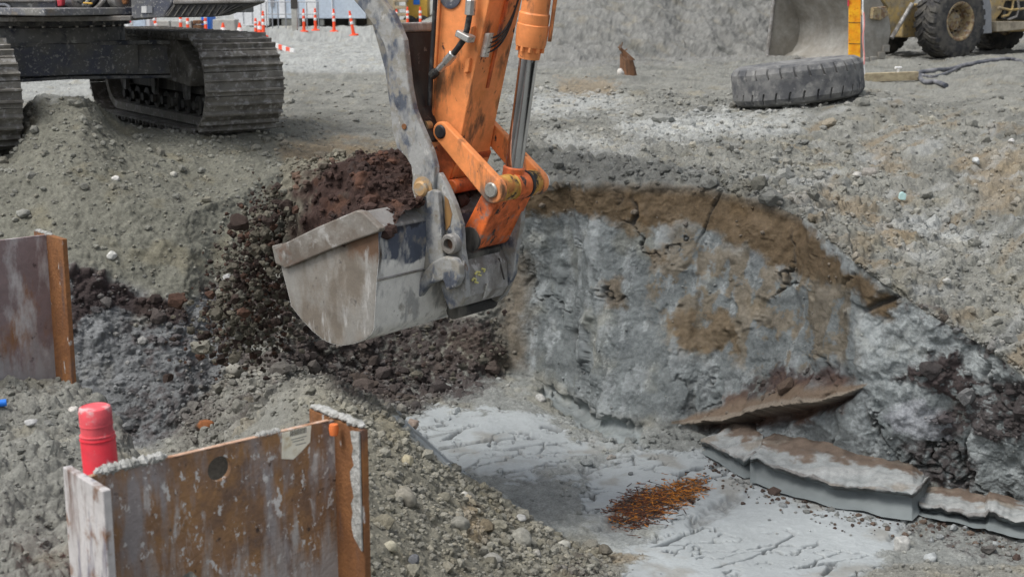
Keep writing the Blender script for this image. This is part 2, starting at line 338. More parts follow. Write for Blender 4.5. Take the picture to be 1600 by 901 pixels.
m_peat_shade = np.maximum.reduce([
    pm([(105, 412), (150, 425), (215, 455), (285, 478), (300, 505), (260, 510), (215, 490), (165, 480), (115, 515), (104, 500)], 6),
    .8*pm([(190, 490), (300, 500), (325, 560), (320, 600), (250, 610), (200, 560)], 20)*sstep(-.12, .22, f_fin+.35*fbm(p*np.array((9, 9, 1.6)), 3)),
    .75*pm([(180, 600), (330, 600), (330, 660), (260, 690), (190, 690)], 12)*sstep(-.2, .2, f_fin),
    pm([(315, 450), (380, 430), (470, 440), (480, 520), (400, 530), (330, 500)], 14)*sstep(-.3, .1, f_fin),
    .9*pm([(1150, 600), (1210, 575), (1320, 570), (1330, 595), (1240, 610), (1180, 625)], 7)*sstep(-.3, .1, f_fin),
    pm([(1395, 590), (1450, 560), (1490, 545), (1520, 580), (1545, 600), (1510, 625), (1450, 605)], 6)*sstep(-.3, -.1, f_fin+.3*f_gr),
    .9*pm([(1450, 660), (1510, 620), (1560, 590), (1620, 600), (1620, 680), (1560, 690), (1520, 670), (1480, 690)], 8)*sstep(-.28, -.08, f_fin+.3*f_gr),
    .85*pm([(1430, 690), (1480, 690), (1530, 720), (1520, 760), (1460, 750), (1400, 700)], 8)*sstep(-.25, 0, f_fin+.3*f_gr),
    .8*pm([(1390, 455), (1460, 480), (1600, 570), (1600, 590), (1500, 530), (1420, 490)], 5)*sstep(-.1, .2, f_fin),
    .92*pm([(430, 520), (560, 500), (770, 500), (790, 590), (730, 625), (640, 640), (560, 625), (500, 590), (440, 575)], 12)*sstep(-.42, -.05, f_fin+.3*f_mid), .8*pm([(310, 450), (420, 430), (480, 520), (440, 600), (350, 560)], 16)*sstep(-.2, .12, f_mid), .6*pm([(330, 600), (420, 600), (400, 660), (330, 690), (240, 690)], 12)*sstep(-.1, .2, f_mid),  # first region also paints the bucket's shade into the peat colour
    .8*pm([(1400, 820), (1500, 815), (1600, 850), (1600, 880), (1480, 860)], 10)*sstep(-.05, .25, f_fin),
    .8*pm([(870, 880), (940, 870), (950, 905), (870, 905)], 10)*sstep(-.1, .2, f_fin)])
m_topband = seg(7.0, 8.05, .12)*sstep(800, 840, gpx)*sstep(1300, 1180, gpx)
m_sand = seg(1.9, 3.15, .1)*sstep(430, 520, gpx)*sstep(1000, 880, gpx)
m_slope = seg(7, 9.2, .15)*sstep(560, 430, gpx)
m_face = seg(4.9, 7.0, .1)*sstep(420, 330, gpx)       # trench face on the left
m_pale = np.maximum.reduce([.8*pm([(960, 190), (1120, 175), (1260, 195), (1180, 215), (1060, 220), (980, 212)], 14), .7*pm([(800, 150), (960, 145), (990, 165), (900, 180), (810, 185)], 12),
    .75*pm([(1410, 330), (1500, 350), (1545, 375), (1500, 385), (1430, 360)], 10), .7*seg(11.5, 15.2)*sstep(700, 640, gpx), .6*pm([(0, 112), (160, 112), (160, 150), (0, 160)], 6), .5*pm([(850, 205), (1010, 225), (1000, 250), (860, 235)], 12)])
m_tan = np.maximum.reduce([.6*pm([(1290, 290), (1340, 320), (1430, 370), (1420, 390), (1340, 350), (1280, 310)], 9), .55*pm([(1370, 230), (1420, 250), (1400, 275), (1360, 250)], 9), .5*pm([(1500, 240), (1600, 230), (1600, 330), (1540, 330)], 20),
    .6*pm([(870, 125), (970, 125), (960, 145), (880, 148)], 6), .7*pm([(440, 230), (540, 215), (640, 235), (640, 270), (450, 280)], 12), .6*pm([(715, 790), (745, 780), (760, 850), (735, 855)], 8), .5*pm([(930, 850), (1010, 840), (1020, 875), (950, 880)], 9)])
def mixc(c, col, m): return c*(1-m[:, None]) + np.array(col, np.float32)[None]*m[:, None]
# soil colours (dry base colours)
c = np.tile(np.array((.205, .205, .182), np.float32), (len(p), 1))
c = mixc(c, (.156, .155, .127), m_slope); c = mixc(c, (.192, .183, .145), m_sand)
vst = fbm(p*np.array((7., 7., .8))+15, 4); c = mixc(c, (.165, .183, .184), wall*right); c = mixc(c, (.27, .292, .294), wall*right*sstep(.04, .16, vst+.5*f_mid+.3*f_gr)*.7); c = mixc(c, (.14, .155, .16), wall*right*sstep(.16, .34, fbm(p*np.array((2.2, 2.2, 1.6))+66, 5))*.7*sstep(1380, 1300, gpx)); c = mixc(c, (.30, .325, .325), wall*pm([(1340, 490), (1400, 475), (1480, 500), (1560, 560), (1560, 600), (1480, 590), (1380, 620), (1345, 600)], 8)*.8); c = mixc(c, (.27, .28, .30), wall*pm([(1380, 640), (1450, 630), (1490, 660), (1480, 690), (1400, 680)], 8)*.8); c = mixc(c, (.165, .172, .175), m_face)
c = mixc(c, (.20, .20, .186), seg(11.7, 14.2)*sstep(700, 760, gpx))
c = mixc(c, (.135, .138, .128), m_topband*.95)
c = mixc(c, (.21, .205, .18), .8*seg(2.9, 5.2, .1)*sstep(250, 300, gpx)*sstep(640, 560, gpx))
c = mixc(c, (.205, .205, .19), fl*pm([(760, 560), (860, 600), (900, 690), (860, 740), (900, 800), (1010, 700), (1120, 680), (1120, 640), (960, 640), (880, 580), (800, 540)], 10)*.7)
damp = sstep(.06, .26, fbm(p*np.array((.55, .9, .5))+91, 5, .6))*seg(7.6, 13)*(1-m_slope); c = mixc(c, (.125, .128, .115), damp*.65); c = mixc(c, (.36, .372, .36), m_pale); c = mixc(c, (.24, .185, .115), m_tan)
c = mixc(c, (.108, .078, .046), m_brown*(wall+.1*seg(7, 7.5)).clip(0, 1)*sstep(7.06, 6.98, rt)); c = mixc(c, (.150, .122, .082), m_brown2*wall); c = mixc(c, (.140, .108, .070), m_brown3*wall)
c = mixc(c, (.085, .055, .042), m_red*sstep(-.45, .1, f_mid)); c = mixc(c, (.215, .225, .213), fl*sstep(600, 700, gpx)*(1-m_sand)); c = mixc(c, (.345, .372, .378), m_floor); c = mixc(c, (.245, .24, .215), m_floor*sstep(.14, .36, fbm(p*2.1+33, 5))*.7); c = mixc(c, (.215, .238, .238), m_wetgully)
c = mixc(c, (.042, .030, .029), m_peat_shade.clip(0, 1)*.95)
c = mixc(c, (.12, .075, .045), pm([(940, 800), (985, 770), (1060, 752), (1105, 750), (1090, 775), (1040, 800), (990, 826), (955, 822)], 6)*m_floor.clip(.4, 1))
v = 1 + .22*f_big + .30*f_mid*(1-.7*m_floor) + .42*f_fin*(1-.75*m_floor) + .42*f_gr*(1-.75*m_floor)
c = c*np.clip(v, .45, 1.7)[:, None]
stain = sstep(.1, .4, fbm(p*2.3+50, 4))*(1-m_floor); c = c*(1 + stain[:, None]*np.array((.05, 0, -.09)))
smooth_a = np.clip(m_floor*.8 + m_wetgully + wall*right*(.3+.4*sstep(-.1, .3, f_mid))*sstep(1420, 1330, gpx), 0, 1)
# relief
d1, d2, idv = worley(p*7.5+fbm(p*5, 2)[:, None]*.5)
clod = (.55 - d1).clip(-.2, .5)*idv
d1b, d2b, idb = worley(p*19+f_fin[:, None]*.4)
clod2 = (.5 - d1b).clip(-.2, .5)*(idb > .45)
rough_far = sstep(20, 12.5, p[:, 1])
rough_m = np.clip(.42 + 1.2*seg(2.9, 5.3, .15)*sstep(250, 330, gpx)*sstep(700, 560, gpx) + .9*m_topband + .85*seg(7.2, 10.6)*right + 1.3*seg(1.7, 3.05)*sstep(240, 120, gpx) + .9*m_peat_shade + .12*m_sand + .3*m_face + .16*wall, 0, 1.3)*(1-m_floor)*(1-m_wetgully)*(.35+.65*rough_far)
far = np.clip(p[:, 1]/14, .7, 2.2)
disp = .055*f_big*(1-.6*m_floor)*np.clip(p[:, 1]/11, .6, 3) + (.032+.02*seg(7.6, 9.4)*right)*f_mid*(1-.75*m_floor) + (.009+.014*rough_m)*f_fin*np.clip(far, .7, 1.1)*(.3+.7*rough_far) + .0045*(.5+rough_m)*f_gr*sstep(17, 11, p[:, 1]) + .12*rough_m*clod + (.012+.045*rough_m)*clod2*far*(1-m_floor)*(1-.6*wall*right)
disp *= 1-.5*wall*right*sstep(1420, 1330, gpx)
disp += .13*wall*right*np.abs(fbm(p*np.array((1.7, 1.7, 1.1))+70, 4)) - (.03+.06*sstep(1300, 1400, gpx))*wall*right*np.abs(fbm(p*np.array((4., 4., 2.6))+90, 4, .55))
disp += .20*m_topband*np.abs(fbm(p*np.array((2.6, 2.6, 4))+11, 4))
wf = wall*right
g1, g2, gid = worley(p*np.array((1.5, 1.5, 1.1)) + .5*f_mid[:, None]); disp += wf*(.05+.02*sstep(1300, 1400, gpx))*(gid-.5)*sstep(.02, .12, g2-g1)
wcr = sstep(.05, .0, g2-g1)*sstep(-.05, .25, fbm(p*1.4+63, 3))*wf; disp -= .06*wcr; c = mixc(c, (.07, .07, .066), wcr*.8)
h1, h2, hid = worley(p*np.array((4.5, 4.5, 4.5)) + .6*f_fin[:, None]); disp += wf*.026*(hid-.5)*sstep(.02, .14, h2-h1)*sstep(-.1, .25, fbm(p*1.9+27, 3))
# curled overhanging layer of brown clay low in the wall
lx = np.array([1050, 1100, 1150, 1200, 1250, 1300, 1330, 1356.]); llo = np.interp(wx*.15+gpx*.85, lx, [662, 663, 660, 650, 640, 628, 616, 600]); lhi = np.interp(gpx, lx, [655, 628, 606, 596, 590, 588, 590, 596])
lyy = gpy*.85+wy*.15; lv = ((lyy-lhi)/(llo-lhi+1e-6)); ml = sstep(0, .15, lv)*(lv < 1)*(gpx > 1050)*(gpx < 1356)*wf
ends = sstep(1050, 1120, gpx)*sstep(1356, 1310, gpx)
disp += .17*ml*np.clip(lv, 0, 1)**1.5*ends; c = mixc(c, (.155, .115, .082), ml*sstep(.25, .6, lv + .25*f_mid)*.95)
c = mixc(c, (.24, .21, .17), ml*sstep(.72, .85, lv + .15*fbm(np.stack([p[:, 0]*1.2, p[:, 1]*1.2, p[:, 2]*16], 1)+6, 4))*.7)
und = (lv >= 1)*sstep(1.5, 1.05, lv)*ends*wf*(gpx > 1090)*(gpx < 1350); disp -= .10*und; c = mixc(c, (.10, .06, .042), und*.8)  # undercut below the layer, its shade also painted into the colour
# heap of tipped ground behind the pit: lumpy
disp += seg(11.9, 14.3)*sstep(700, 800, gpx)*(.24*fbm(p*.8+4, 5, .5) + .06*fbm(p*3.6+14, 4, .6) + .06*clod)
# soil pushed up under one side of the loose tyre
# ruts running along the upper right slope, scraped by a blade
rut = fbm(np.stack([p[:, 0]*.45+p[:, 1]*.5, p[:, 0]*2.6-p[:, 1]*2.1, p[:, 2]], 1)+8, 4)
disp += .13*seg(7.9, 10.2)*sstep(1050, 1250, gpx)*rut
sl = seg(7.6, 10.0)*sstep(1020, 1250, gpx); rc = sstep(.12, .34, fbm(np.stack([p[:, 0]*.5+p[:, 1]*.55, p[:, 0]*2.2-p[:, 1]*1.8, p[:, 2]], 1)+58, 5))
c = mixc(c, (.21, .165, .105), sl*rc*.6); rp = sstep(.1, .3, fbm(np.stack([p[:, 0]*.6+p[:, 1]*.6, p[:, 0]*2.2-p[:, 1]*1.8, p[:, 2]], 1)+78, 5)); c = mixc(c, (.34, .35, .34), sl*rp*.5)
# track prints left on the flat by the machines
for yb, ph in ((20.2, .0), (22.4, 1.3), (26.0, .4), (28.2, 2.0)):
    yl = p[:, 1] - yb - .12*(p[:, 0]-2) - .25*f_big; tb_ = sstep(.42, .30, np.abs(yl))*(rt > 8.6)*(rt < 12.4)*sstep(-.25, .15, f_big+.4*f_mid); disp += tb_*(.035*np.abs(np.sin(p[:, 0]*11+ph)) - .05)
# cracks opening in the smooth clay, all slanting the same way
q = np.stack([(p[:, 0]*2.0+p[:, 1]*1.2)*.62, (p[:, 1]-p[:, 0]*.55)*5.4, p[:, 2]*0], 1)
e1, e2, _ = worley(q*.8 + f_mid[:, None]*.9)
crk = sstep(.085, .01, (e2-e1))*sstep(.02, .2, fbm(p*1.7+40, 3)+.10)*np.clip(m_floor*1.3, 0, 1)
disp -= .045*crk
c = mixc(c, (.10, .105, .105), crk*.85)
disp -= .07*m_wetgully
gash = np.zeros(len(p), np.float32)
for pl in ([(880, 760), (905, 752), (950, 718), (930, 728)], [(1075, 815), (1110, 790), (1165, 762), (1180, 765), (1140, 800), (1085, 830)], [(905, 850), (960, 800), (1010, 820), (940, 835)], [(1335, 905), (1400, 830), (1420, 815), (1360, 890)]):
    gash = np.maximum(gash, poly_mask(gpx + 14*f_mid, gpy + 10*f_mid, pl, 7))
gash *= sstep(-.25, .2, f_mid)*(rt < 5.1)
disp -= .035*gash; disp += .03*gash*clod2/.05*.1; c = mixc(c, (.17, .175, .17), gash*.75)
p2 = p + nrm*disp[:, None]
rr_ = np.hypot(p2[:, 0]-3.93, p2[:, 1]-19.2); zt_ = .085 + .115*(p2[:, 0]-3.93) + .05*f_mid; p2[:, 2] = np.where(rt > 7, np.maximum(p2[:, 2], zt_*sstep(1.9, .95, rr_) + (1-sstep(1.9, .95, rr_))*p2[:, 2]), p2[:, 2])
# soil added behind the near pile's web, shade painted in to darken the hole
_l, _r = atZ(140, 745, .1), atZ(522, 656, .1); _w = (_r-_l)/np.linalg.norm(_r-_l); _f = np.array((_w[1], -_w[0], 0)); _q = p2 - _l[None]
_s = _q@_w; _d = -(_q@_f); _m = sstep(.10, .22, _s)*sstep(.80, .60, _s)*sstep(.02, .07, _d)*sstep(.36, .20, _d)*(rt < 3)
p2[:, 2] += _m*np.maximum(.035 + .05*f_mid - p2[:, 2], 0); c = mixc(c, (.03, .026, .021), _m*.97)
ii = np.arange(NRW*NC).reshape(NRW, NC)
quads = np.stack([ii[:-1, :-1], ii[:-1, 1:], ii[1:, 1:], ii[1:, :-1]], -1).reshape(-1, 4)
def fast_mesh(name, verts, faces, mat, rgba=None, smooth=True):
    me = bpy.data.meshes.new(name); nv, nf, k = len(verts), len(faces), faces.shape[1]
    me.vertices.add(nv); me.vertices.foreach_set('co', np.ascontiguousarray(verts, np.float32).ravel())
    me.loops.add(nf*k); me.loops.foreach_set('vertex_index', np.ascontiguousarray(faces, np.int32).ravel())
    me.polygons.add(nf); me.polygons.foreach_set('loop_start', np.arange(0, nf*k, k, dtype=np.int32))
    me.polygons.foreach_set('use_smooth', np.full(nf, smooth)); me.update(calc_edges=True); me.validate()
    if rgba is not None: set_col(me, rgba)
    me.materials.append(mat)
    o = bpy.data.objects.new(name, me); COL.objects.link(o); BASE[o.name] = np.zeros(3); return o
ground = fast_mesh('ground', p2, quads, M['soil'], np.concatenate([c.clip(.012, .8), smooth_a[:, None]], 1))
tag(ground, 'grey excavated ground with an open pit, a banded cut wall and a smooth clay floor', 'ground', kind='structure')
qpx, qpy = project(p2)
vis = np.ones(len(p2), bool)
minpy = np.minimum.accumulate(qpy.reshape(NRW, NC), axis=0).ravel()
vis = (qpy <= minpy + 1.0) & (qpx > -60) & (qpx < 1660) & (qpy > -40) & (qpy < 960)
VI = np.where(vis)[0]
N2 = grid_normals(p2.reshape(NRW, NC, 3)).reshape(-1, 3)
def ground_at(px, py):
    d = (qpx[VI]-px)**2 + (qpy[VI]-py)**2
    return p2[VI[np.argmin(d)]].astype(float), VI[np.argmin(d)]
def ground_z(x, y):
    k = np.argmin((p2[:, 0]-x)**2 + (p2[:, 1]-y)**2); return float(p2[k, 2])

# ------------------------------------------------------------------ loose stones and clods
def ico(sub):
    bm = bmesh.new(); bmesh.ops.create_icosphere(bm, subdivisions=sub, radius=1); v = np.array([q.co[:] for q in bm.verts], np.float32); f = np.array([[q.index for q in t.verts] for t in bm.faces]); bm.free(); return v, f
ICO1, ICO2, ICO3 = ico(1), ico(2), ico(3)
def rock_shape(v, seed, flat=.7, amp=.3, cut=4):
    r = np.random.default_rng(seed); o = v*np.array((1, r.uniform(.65, 1), flat*r.uniform(.8, 1.1)), np.float32)
    o = o*(1+amp*perlin(v*1.3+seed*7.7)[:, None] + amp*.4*perlin(v*3.1+seed*3.1)[:, None])
    for _ in range(cut):        # flat broken sides
        n = r.normal(size=3); n /= np.linalg.norm(n); d = (o@n) - r.uniform(.5, .85); o = o - np.maximum(d, 0)[:, None]*n
    return o
def scatter(name, idx, size, colf, base, label, cat, mat, amp=.3, cut=3, sink=.25, seedo=0, pos=None):
    bv, bf = base; shapes = [rock_shape(bv, 100+seedo+s, .75, amp, cut) for s in range(24)]
    V, Fc, C = [], [], []
    n = len(size)
    for k in range(n):
        i = idx[k] if idx is not None else 0
        a = RNG.uniform(0, 6.283); R = np.array(((math.cos(a), -math.sin(a), 0), (math.sin(a), math.cos(a), 0), (0, 0, 1)))
        if RNG.random() < .6:
            b = RNG.uniform(-.9, .9); R = R@np.array(((1, 0, 0), (0, math.cos(b), -math.sin(b)), (0, math.sin(b), math.cos(b))))
        at = (p2[i] + N2[i]*size[k]*(.7-sink*1.6)) if pos is None else pos[k]
        V.append(shapes[k % 24]@R.T*size[k] + at); Fc.append(bf + k*len(bv))
        C.append(np.repeat(colf(i, k)[None], len(bv), 0))
    V = np.concatenate(V); Fc = np.concatenate(Fc); C = np.concatenate(C)
    o = fast_mesh(name, V, Fc, mat, np.concatenate([C, np.zeros((len(C), 1))], 1), smooth=False)
    return tag(o, label, cat, kind='stuff')
area = np.ones(len(VI))
def pick(weight, n):
    w = weight[VI]*1.0; w = w/w.sum(); return VI[RNG.choice(len(VI), n, p=w)]
hide = 1 - np.clip(m_floor + m_wetgully, 0, 1)*.97
dep = p2[:, 1]
# fine gravel of the near sand bank and of all slopes
wgt = hide*(1-_m)*(.18 + 1.6*m_sand + .5*m_slope + 1.0*seg(7.6, 10.5)*right + 1.0*seg(1.5, 3)*sstep(260, 120, gpx) + .8*seg(2.9, 5.2)*sstep(250, 320, gpx)*sstep(760, 640, gpx) + .25*m_face)*(1-.7*wall*right)*(rt < 12)
NG = 14000; ia = pick(wgt, NG)
sz = np.clip(RNG.lognormal(math.log(.0021), .6, NG), .0011, .012)*dep[ia]*.42*(1+.5*m_sand[ia])
greys = np.array(((.30, .30, .285), (.24, .24, .23), (.36, .36, .34), (.33, .30, .25), (.20, .205, .21)), np.float32)
scatter('gravel', ia, sz, lambda i, k: (.25*greys[k % 5]+.75*c[i]*1.12)*(.85+.35*RNG.random()), ICO1, 'loose grey gravel and crumbs strewn over the banks and slopes', 'gravel', M['soil'], .35, 3, .28)
wgt = hide*(.9*seg(2.9, 5.3)*sstep(250, 320, gpx)*sstep(800, 640, gpx) + .8*m_topband + .35*m_peat_shade + .5*m_sand + .3*seg(7.6, 10)*right*sstep(1000, 1150, gpx) + .55*seg(1.5, 3)*sstep(240, 120, gpx) + .7*pm([(840, 600), (900, 690), (860, 740), (900, 800), (1010, 700), (1120, 690), (1120, 660), (960, 670)], 10))
NB = 3200; ib = pick(wgt, NB)
sz = np.clip(RNG.lognormal(math.log(.0036), .65, NB), .0012, .02)*dep[ib]*.42
scatter('soil_clods', ib, sz, lambda i, k: c[i]*(.85+.4*RNG.random()), ICO2, 'rough clods of soil lying in the rubble and below the edges', 'soil clods', M['soil'], .55, 6, .34, 40)

# ================================================================== MATERIALS OF THE MACHINES AND SITE OBJECTS
MUD = (.21, .205, .185, 1); DRY = (.36, .355, .33, 1)
M['orange'] = dirty('orange_paint', lin(238, 148, 88), [((.70, .25, .08, 1), 6, .56, .1), ((.05, .035, .03, 1), 16, .655, .02, (1, 1, .6)), ((.20, .10, .05, 1), 7, .60, .06, (1.2, 1.2, .4)), ((.14, .11, .09, 1), 6, .58, .06, (1.5, 1.5, .4), (.15, 1.0))], .45, 0, (60, .06))
M['orange_worn'] = dirty('worn_orange_paint', lin(224, 112, 54), [((.36, .085, .03, 1), 7, .5, .09), ((.05, .04, .035, 1), 13, .60, .03, (1, 1, .6)), (MUD, 9, .63, .06)], .5, 0, (60, .1))
M['steel_blue'] = dirty('scraped_blue_steel', (.115, .13, .16, 1), [((.035, .04, .055, 1), 5, .60, .08, (1, 1, .6)), ((.36, .362, .35, 1), 6, .465, .06, (1.3, 1.3, .7)), ((.29, .275, .24, 1), 11, .535, .05), ((.5, .49, .47, 1), 17, .64, .03, (1, 1, .6)), ((.16, .10, .06, 1), 7, .68, .04)], .5, .25, (50, .15))
M['steel_grey'] = dirty('grey_scraped_steel', (.30, .295, .285, 1), [((.20, .185, .165, 1), 5, .5, .1), ((.46, .45, .43, 1), 14, .6, .04, (1, 1, .5)), ((.10, .095, .09, 1), 9, .68, .05)], .5, .3, (60, .12))
M['dark_steel'] = dirty('dark_oily_steel', (.022, .022, .026, 1), [((.075, .07, .06, 1), 5, .54, .08, (1, 1, .35)), ((.2, .19, .17, 1), 18, .68, .03)], .45, .2)
M['chassis'] = dirty('navy_chassis_paint', (.11, .12, .155, 1), [((.19, .19, .18, 1), 3, .52, .08), ((.42, .42, .40, 1), 30, .585, .03), (MUD, 2.2, .6, .1), ((.2, .16, .11, 1), 4, .68, .06)], .5, 0)
M['dusty'] = dirty('dusty_flange_paint', (.21, .21, .205, 1), [((.07, .078, .10, 1), 6, .55, .08), ((.40, .40, .38, 1), 18, .60, .04)], .7)
M['track_mud'] = dirty('muddy_track_steel', (.12, .113, .10, 1), [((.23, .22, .195, 1), 5, .47, .09), ((.36, .355, .34, 1), 15, .57, .05)], .55, .3, (50, .3))
M['muddy_dark'] = dirty('mud_caked_dark_steel', (.03, .03, .029, 1), [((.15, .143, .125, 1), 5, .55, .08, (1, 1, .3)), ((.3, .3, .28, 1), 4, .66, .05, (1.5, 1.5, .3))], .7, .1)
M['chrome'] = dirty('chrome_rod', (.62, .64, .68, 1), [((.40, .39, .38, 1), 20, .66, .06, (1, 1, .1))], .16, 1.0, None)
M['zinc'] = dirty('zinc_fittings', (.62, .61, .58, 1), [((.25, .24, .22, 1), 40, .6, .06)], .35, .8, None)
M['rubber'] = dirty('black_rubber', (.022, .022, .024, 1), [((.10, .098, .09, 1), 12, .58, .08)], .55)
M['tyre'] = dirty('dusty_tyre_rubber', (.075, .078, .084, 1), [((.19, .19, .185, 1), 4, .47, .1), ((.25, .25, .24, 1), 9, .62, .06)], .8)
M['loader_tyre'] = dirty('dirty_loader_tyre', (.035, .035, .037, 1), [((.095, .09, .08, 1), 5, .5, .09), ((.2, .2, .19, 1), 13, .67, .04)], .8)
M['loader'] = dirty('faded_yellow_paint', (.46, .33, .13, 1), [((.30, .25, .17, 1), 3, .52, .1), ((.13, .1, .07, 1), 8, .62, .05), ((.33, .31, .27, 1), 5, .62, .08)], .55)
M['loader_bucket'] = dirty('muddy_loader_bucket', (.24, .225, .195, 1), [((.33, .32, .29, 1), 2.5, .52, .1), ((.28, .27, .25, 1), 9, .62, .05)], .65, .1)
M['rim'] = dirty('rusty_rim', (.34, .27, .15, 1), [((.16, .10, .06, 1), 9, .5, .06), ((.28, .26, .23, 1), 12, .58, .06)], .6)
M['bucket_shell'] = dirty('bucket_paint', (.74, .73, .69, 1), [((.085, .10, .135, 1), 2.2, .46, .03, (1, 1, 1), (.06, -.10)), ((.03, .032, .04, 1), 5, .60, .03, (1, 1, .8), (.25, -.02)), ((.42, .42, .41, 1), 7, .575, .05, (1, 1, .5)), ((.26, .24, .21, 1), 6, .63, .06), ((.14, .12, .10, 1), 22, .69, .03)], .45, .1, (60, .1))
M['bucket_side'] = dirty('scoured_bucket_side', (.44, .425, .395, 1), [((.235, .205, .17, 1), 2.6, .46, .1, (1.5, 1.5, .8)), ((.19, .12, .08, 1), 5, .52, .07, (1, 1, .6), (.15, -.12)), ((.5, .49, .47, 1), 5, .63, .04, (2.2, 2.2, .5)), ((.13, .12, .11, 1), 14, .67, .04)], .32, .5, (60, .1))
M['band'] = dirty('muddy_wear_plate', (.26, .245, .22, 1), [((.17, .145, .12, 1), 5, .5, .09), ((.42, .41, .39, 1), 7, .6, .05), ((.18, .12, .09, 1), 6, .63, .07)], .5, .2)
M['yellow_grease'] = dirty('greasy_yellow_boss', (.50, .29, .05, 1), [((.45, .17, .05, 1), 8, .55, .06), ((.04, .035, .03, 1), 14, .58, .05), ((.55, .53, .5, 1), 16, .66, .03)], .4)
M['pin'] = dirty('steel_pin', (.42, .42, .38, 1), [((.22, .21, .19, 1), 15, .55, .08)], .4, .7)
M['brass_pin'] = dirty('rusty_bolt_head', (.42, .27, .13, 1), [((.3, .27, .22, 1), 16, .55, .06)], .6, .2)
M['rust'] = dirty('rusty_sheet_steel', (.27, .155, .085, 1), [((.17, .11, .08, 1), 5, .56, .08), ((.32, .18, .085, 1), 9, .55, .07), ((.30, .27, .265, 1), 3.4, .575, .06, (2.4, 2.4, .5)), ((.06, .04, .033, 1), 24, .66, .04), ((.50, .47, .45, 1), 6, .595, .04, (1.9, 1.9, .7)), ((.60, .58, .56, 1), 24, .615, .02, (1.2, 1.2, .7)), ((.58, .56, .54, 1), 46, .66, .02), ((.40, .37, .35, 1), 7, .50, .10, (3, 3, .35), (-.62, .0))], .75, .05, (60, .3))
M['rust_flange'] = dirty('rusty_flange', (.20, .088, .036, 1), [((.27, .12, .045, 1), 7, .55, .08), ((.12, .08, .07, 1), 6, .60, .07, (2, 2, .4)), ((.50, .48, .46, 1), 12, .66, .03, (1.5, 1.5, .6))], .75, .05, (60, .3))
M['paint_smeared'] = dirty('white_smeared_steel', (.17, .115, .095, 1), [((.50, .48, .47, 1), 4.5, .49, .05, (2, 2, .35)), ((.20, .19, .22, 1), 6, .57, .05, (2.4, 2.4, .4)), ((.2, .10, .05, 1), 7, .60, .05)], .75)
M['rust_far'] = dirty('purple_rusty_steel', (.23, .175, .175, 1), [((.25, .125, .06, 1), 4, .58, .07, (1.5, 1.5, .6)), ((.46, .44, .44, 1), 5, .56, .07, (1.6, 1.6, .6)), ((.33, .31, .31, 1), 6, .52, .09, (2, 2, .5), (-.55, .0)), ((.07, .05, .05, 1), 12, .66, .04)], .75)
M['red_plastic'] = dirty('red_plastic', lin(218, 52, 66), [((.70, .38, .40, 1), 9, .64, .03, (1.5, 1.5, .5)), ((.50, .06, .08, 1), 4, .55, .12), ((.35, .30, .27, 1), 30, .68, .03)], .35, 0, None)
M['red_cap'] = dirty('faded_red_cap', lin(232, 92, 100), [((.72, .40, .40, 1), 14, .62, .05), ((.45, .07, .09, 1), 6, .58, .1), ((.36, .31, .28, 1), 34, .67, .03)], .4, 0, None)
M['label_white'] = dirty('dirty_label', (.82, .79, .66, 1), [((.50, .40, .22, 1), 16, .62, .08)], .6, 0, None)
M['ink'] = plain('black_ink', (.05, .045, .04, 1), .7)
M['spray_orange'] = plain('orange_spray_dot', (.75, .19, .05, 1), .7)
M['crust'] = dirty('dried_mortar', (.42, .42, .40, 1), [((.26, .26, .24, 1), 26, .52, .08)], .95, 0, (60, .6))
M['wood'] = dirty('splintered_wood', (.20, .10, .05, 1), [((.11, .06, .035, 1), 20, .5, .08, (1, 1, .2))], .85)
M['lumber'] = dirty('pale_lumber', (.50, .42, .27, 1), [((.36, .29, .19, 1), 14, .55, .08, (.3, 1, 1)), (MUD, 6, .64, .06)], .8)
M['stake'] = dirty('orange_marker_board', (.90, .34, .01, 1), [((.95, .48, .02, 1), 6, .5, .09), ((.72, .2, .01, 1), 12, .6, .06)], .5, 0, None)
M['white'] = plain('white_paint', (.75, .75, .74, 1), .5)
M['cone_orange'] = plain('orange_plastic', lin(238, 82, 44), .45)
M['cabin_white'] = dirty('white_cabin_panel', (.74, .75, .76, 1), [((.62, .63, .65, 1), 1, .55, .1)], .5, 0, None)
M['cabin_blue'] = dirty('pale_blue_cabin_panel', (.50, .57, .65, 1), [((.44, .51, .60, 1), 1, .55, .1)], .5, 0, None)
M['concrete'] = dirty('block_concrete', (.42, .42, .39, 1), [((.32, .31, .28, 1), 2, .55, .1)], .9)
M['blue_plastic'] = plain('blue_plastic', lin(40, 120, 220), .45)
M['grey_metal'] = plain('grey_metal', (.30, .31, .33, 1), .5, .4)
M['yellow'] = plain('machine_yellow', (.62, .38, .06, 1), .5)
M['tan_wood'] = dirty('pallet_wood', (.40, .33, .22, 1), [((.26, .21, .14, 1), 5, .55, .1)], .85, 0, None)
M['cyan'] = plain('pale_turquoise_plastic', (.50, .72, .70, 1), .4)
M['stone'] = soil_mat('stone_surface', fine=(45, 160), bump=.35)
M['hose'] = dirty('black_water_hose', (.05, .055, .07, 1), [((.22, .22, .23, 1), 3, .50, .1), (MUD, 7, .62, .06)], .5)
M['ribbon'] = plain('pink_ribbon', (.75, .32, .30, 1), .6)
M['yellow_chalk'] = plain('yellow_marking', (.62, .58, .22, 1), .8)

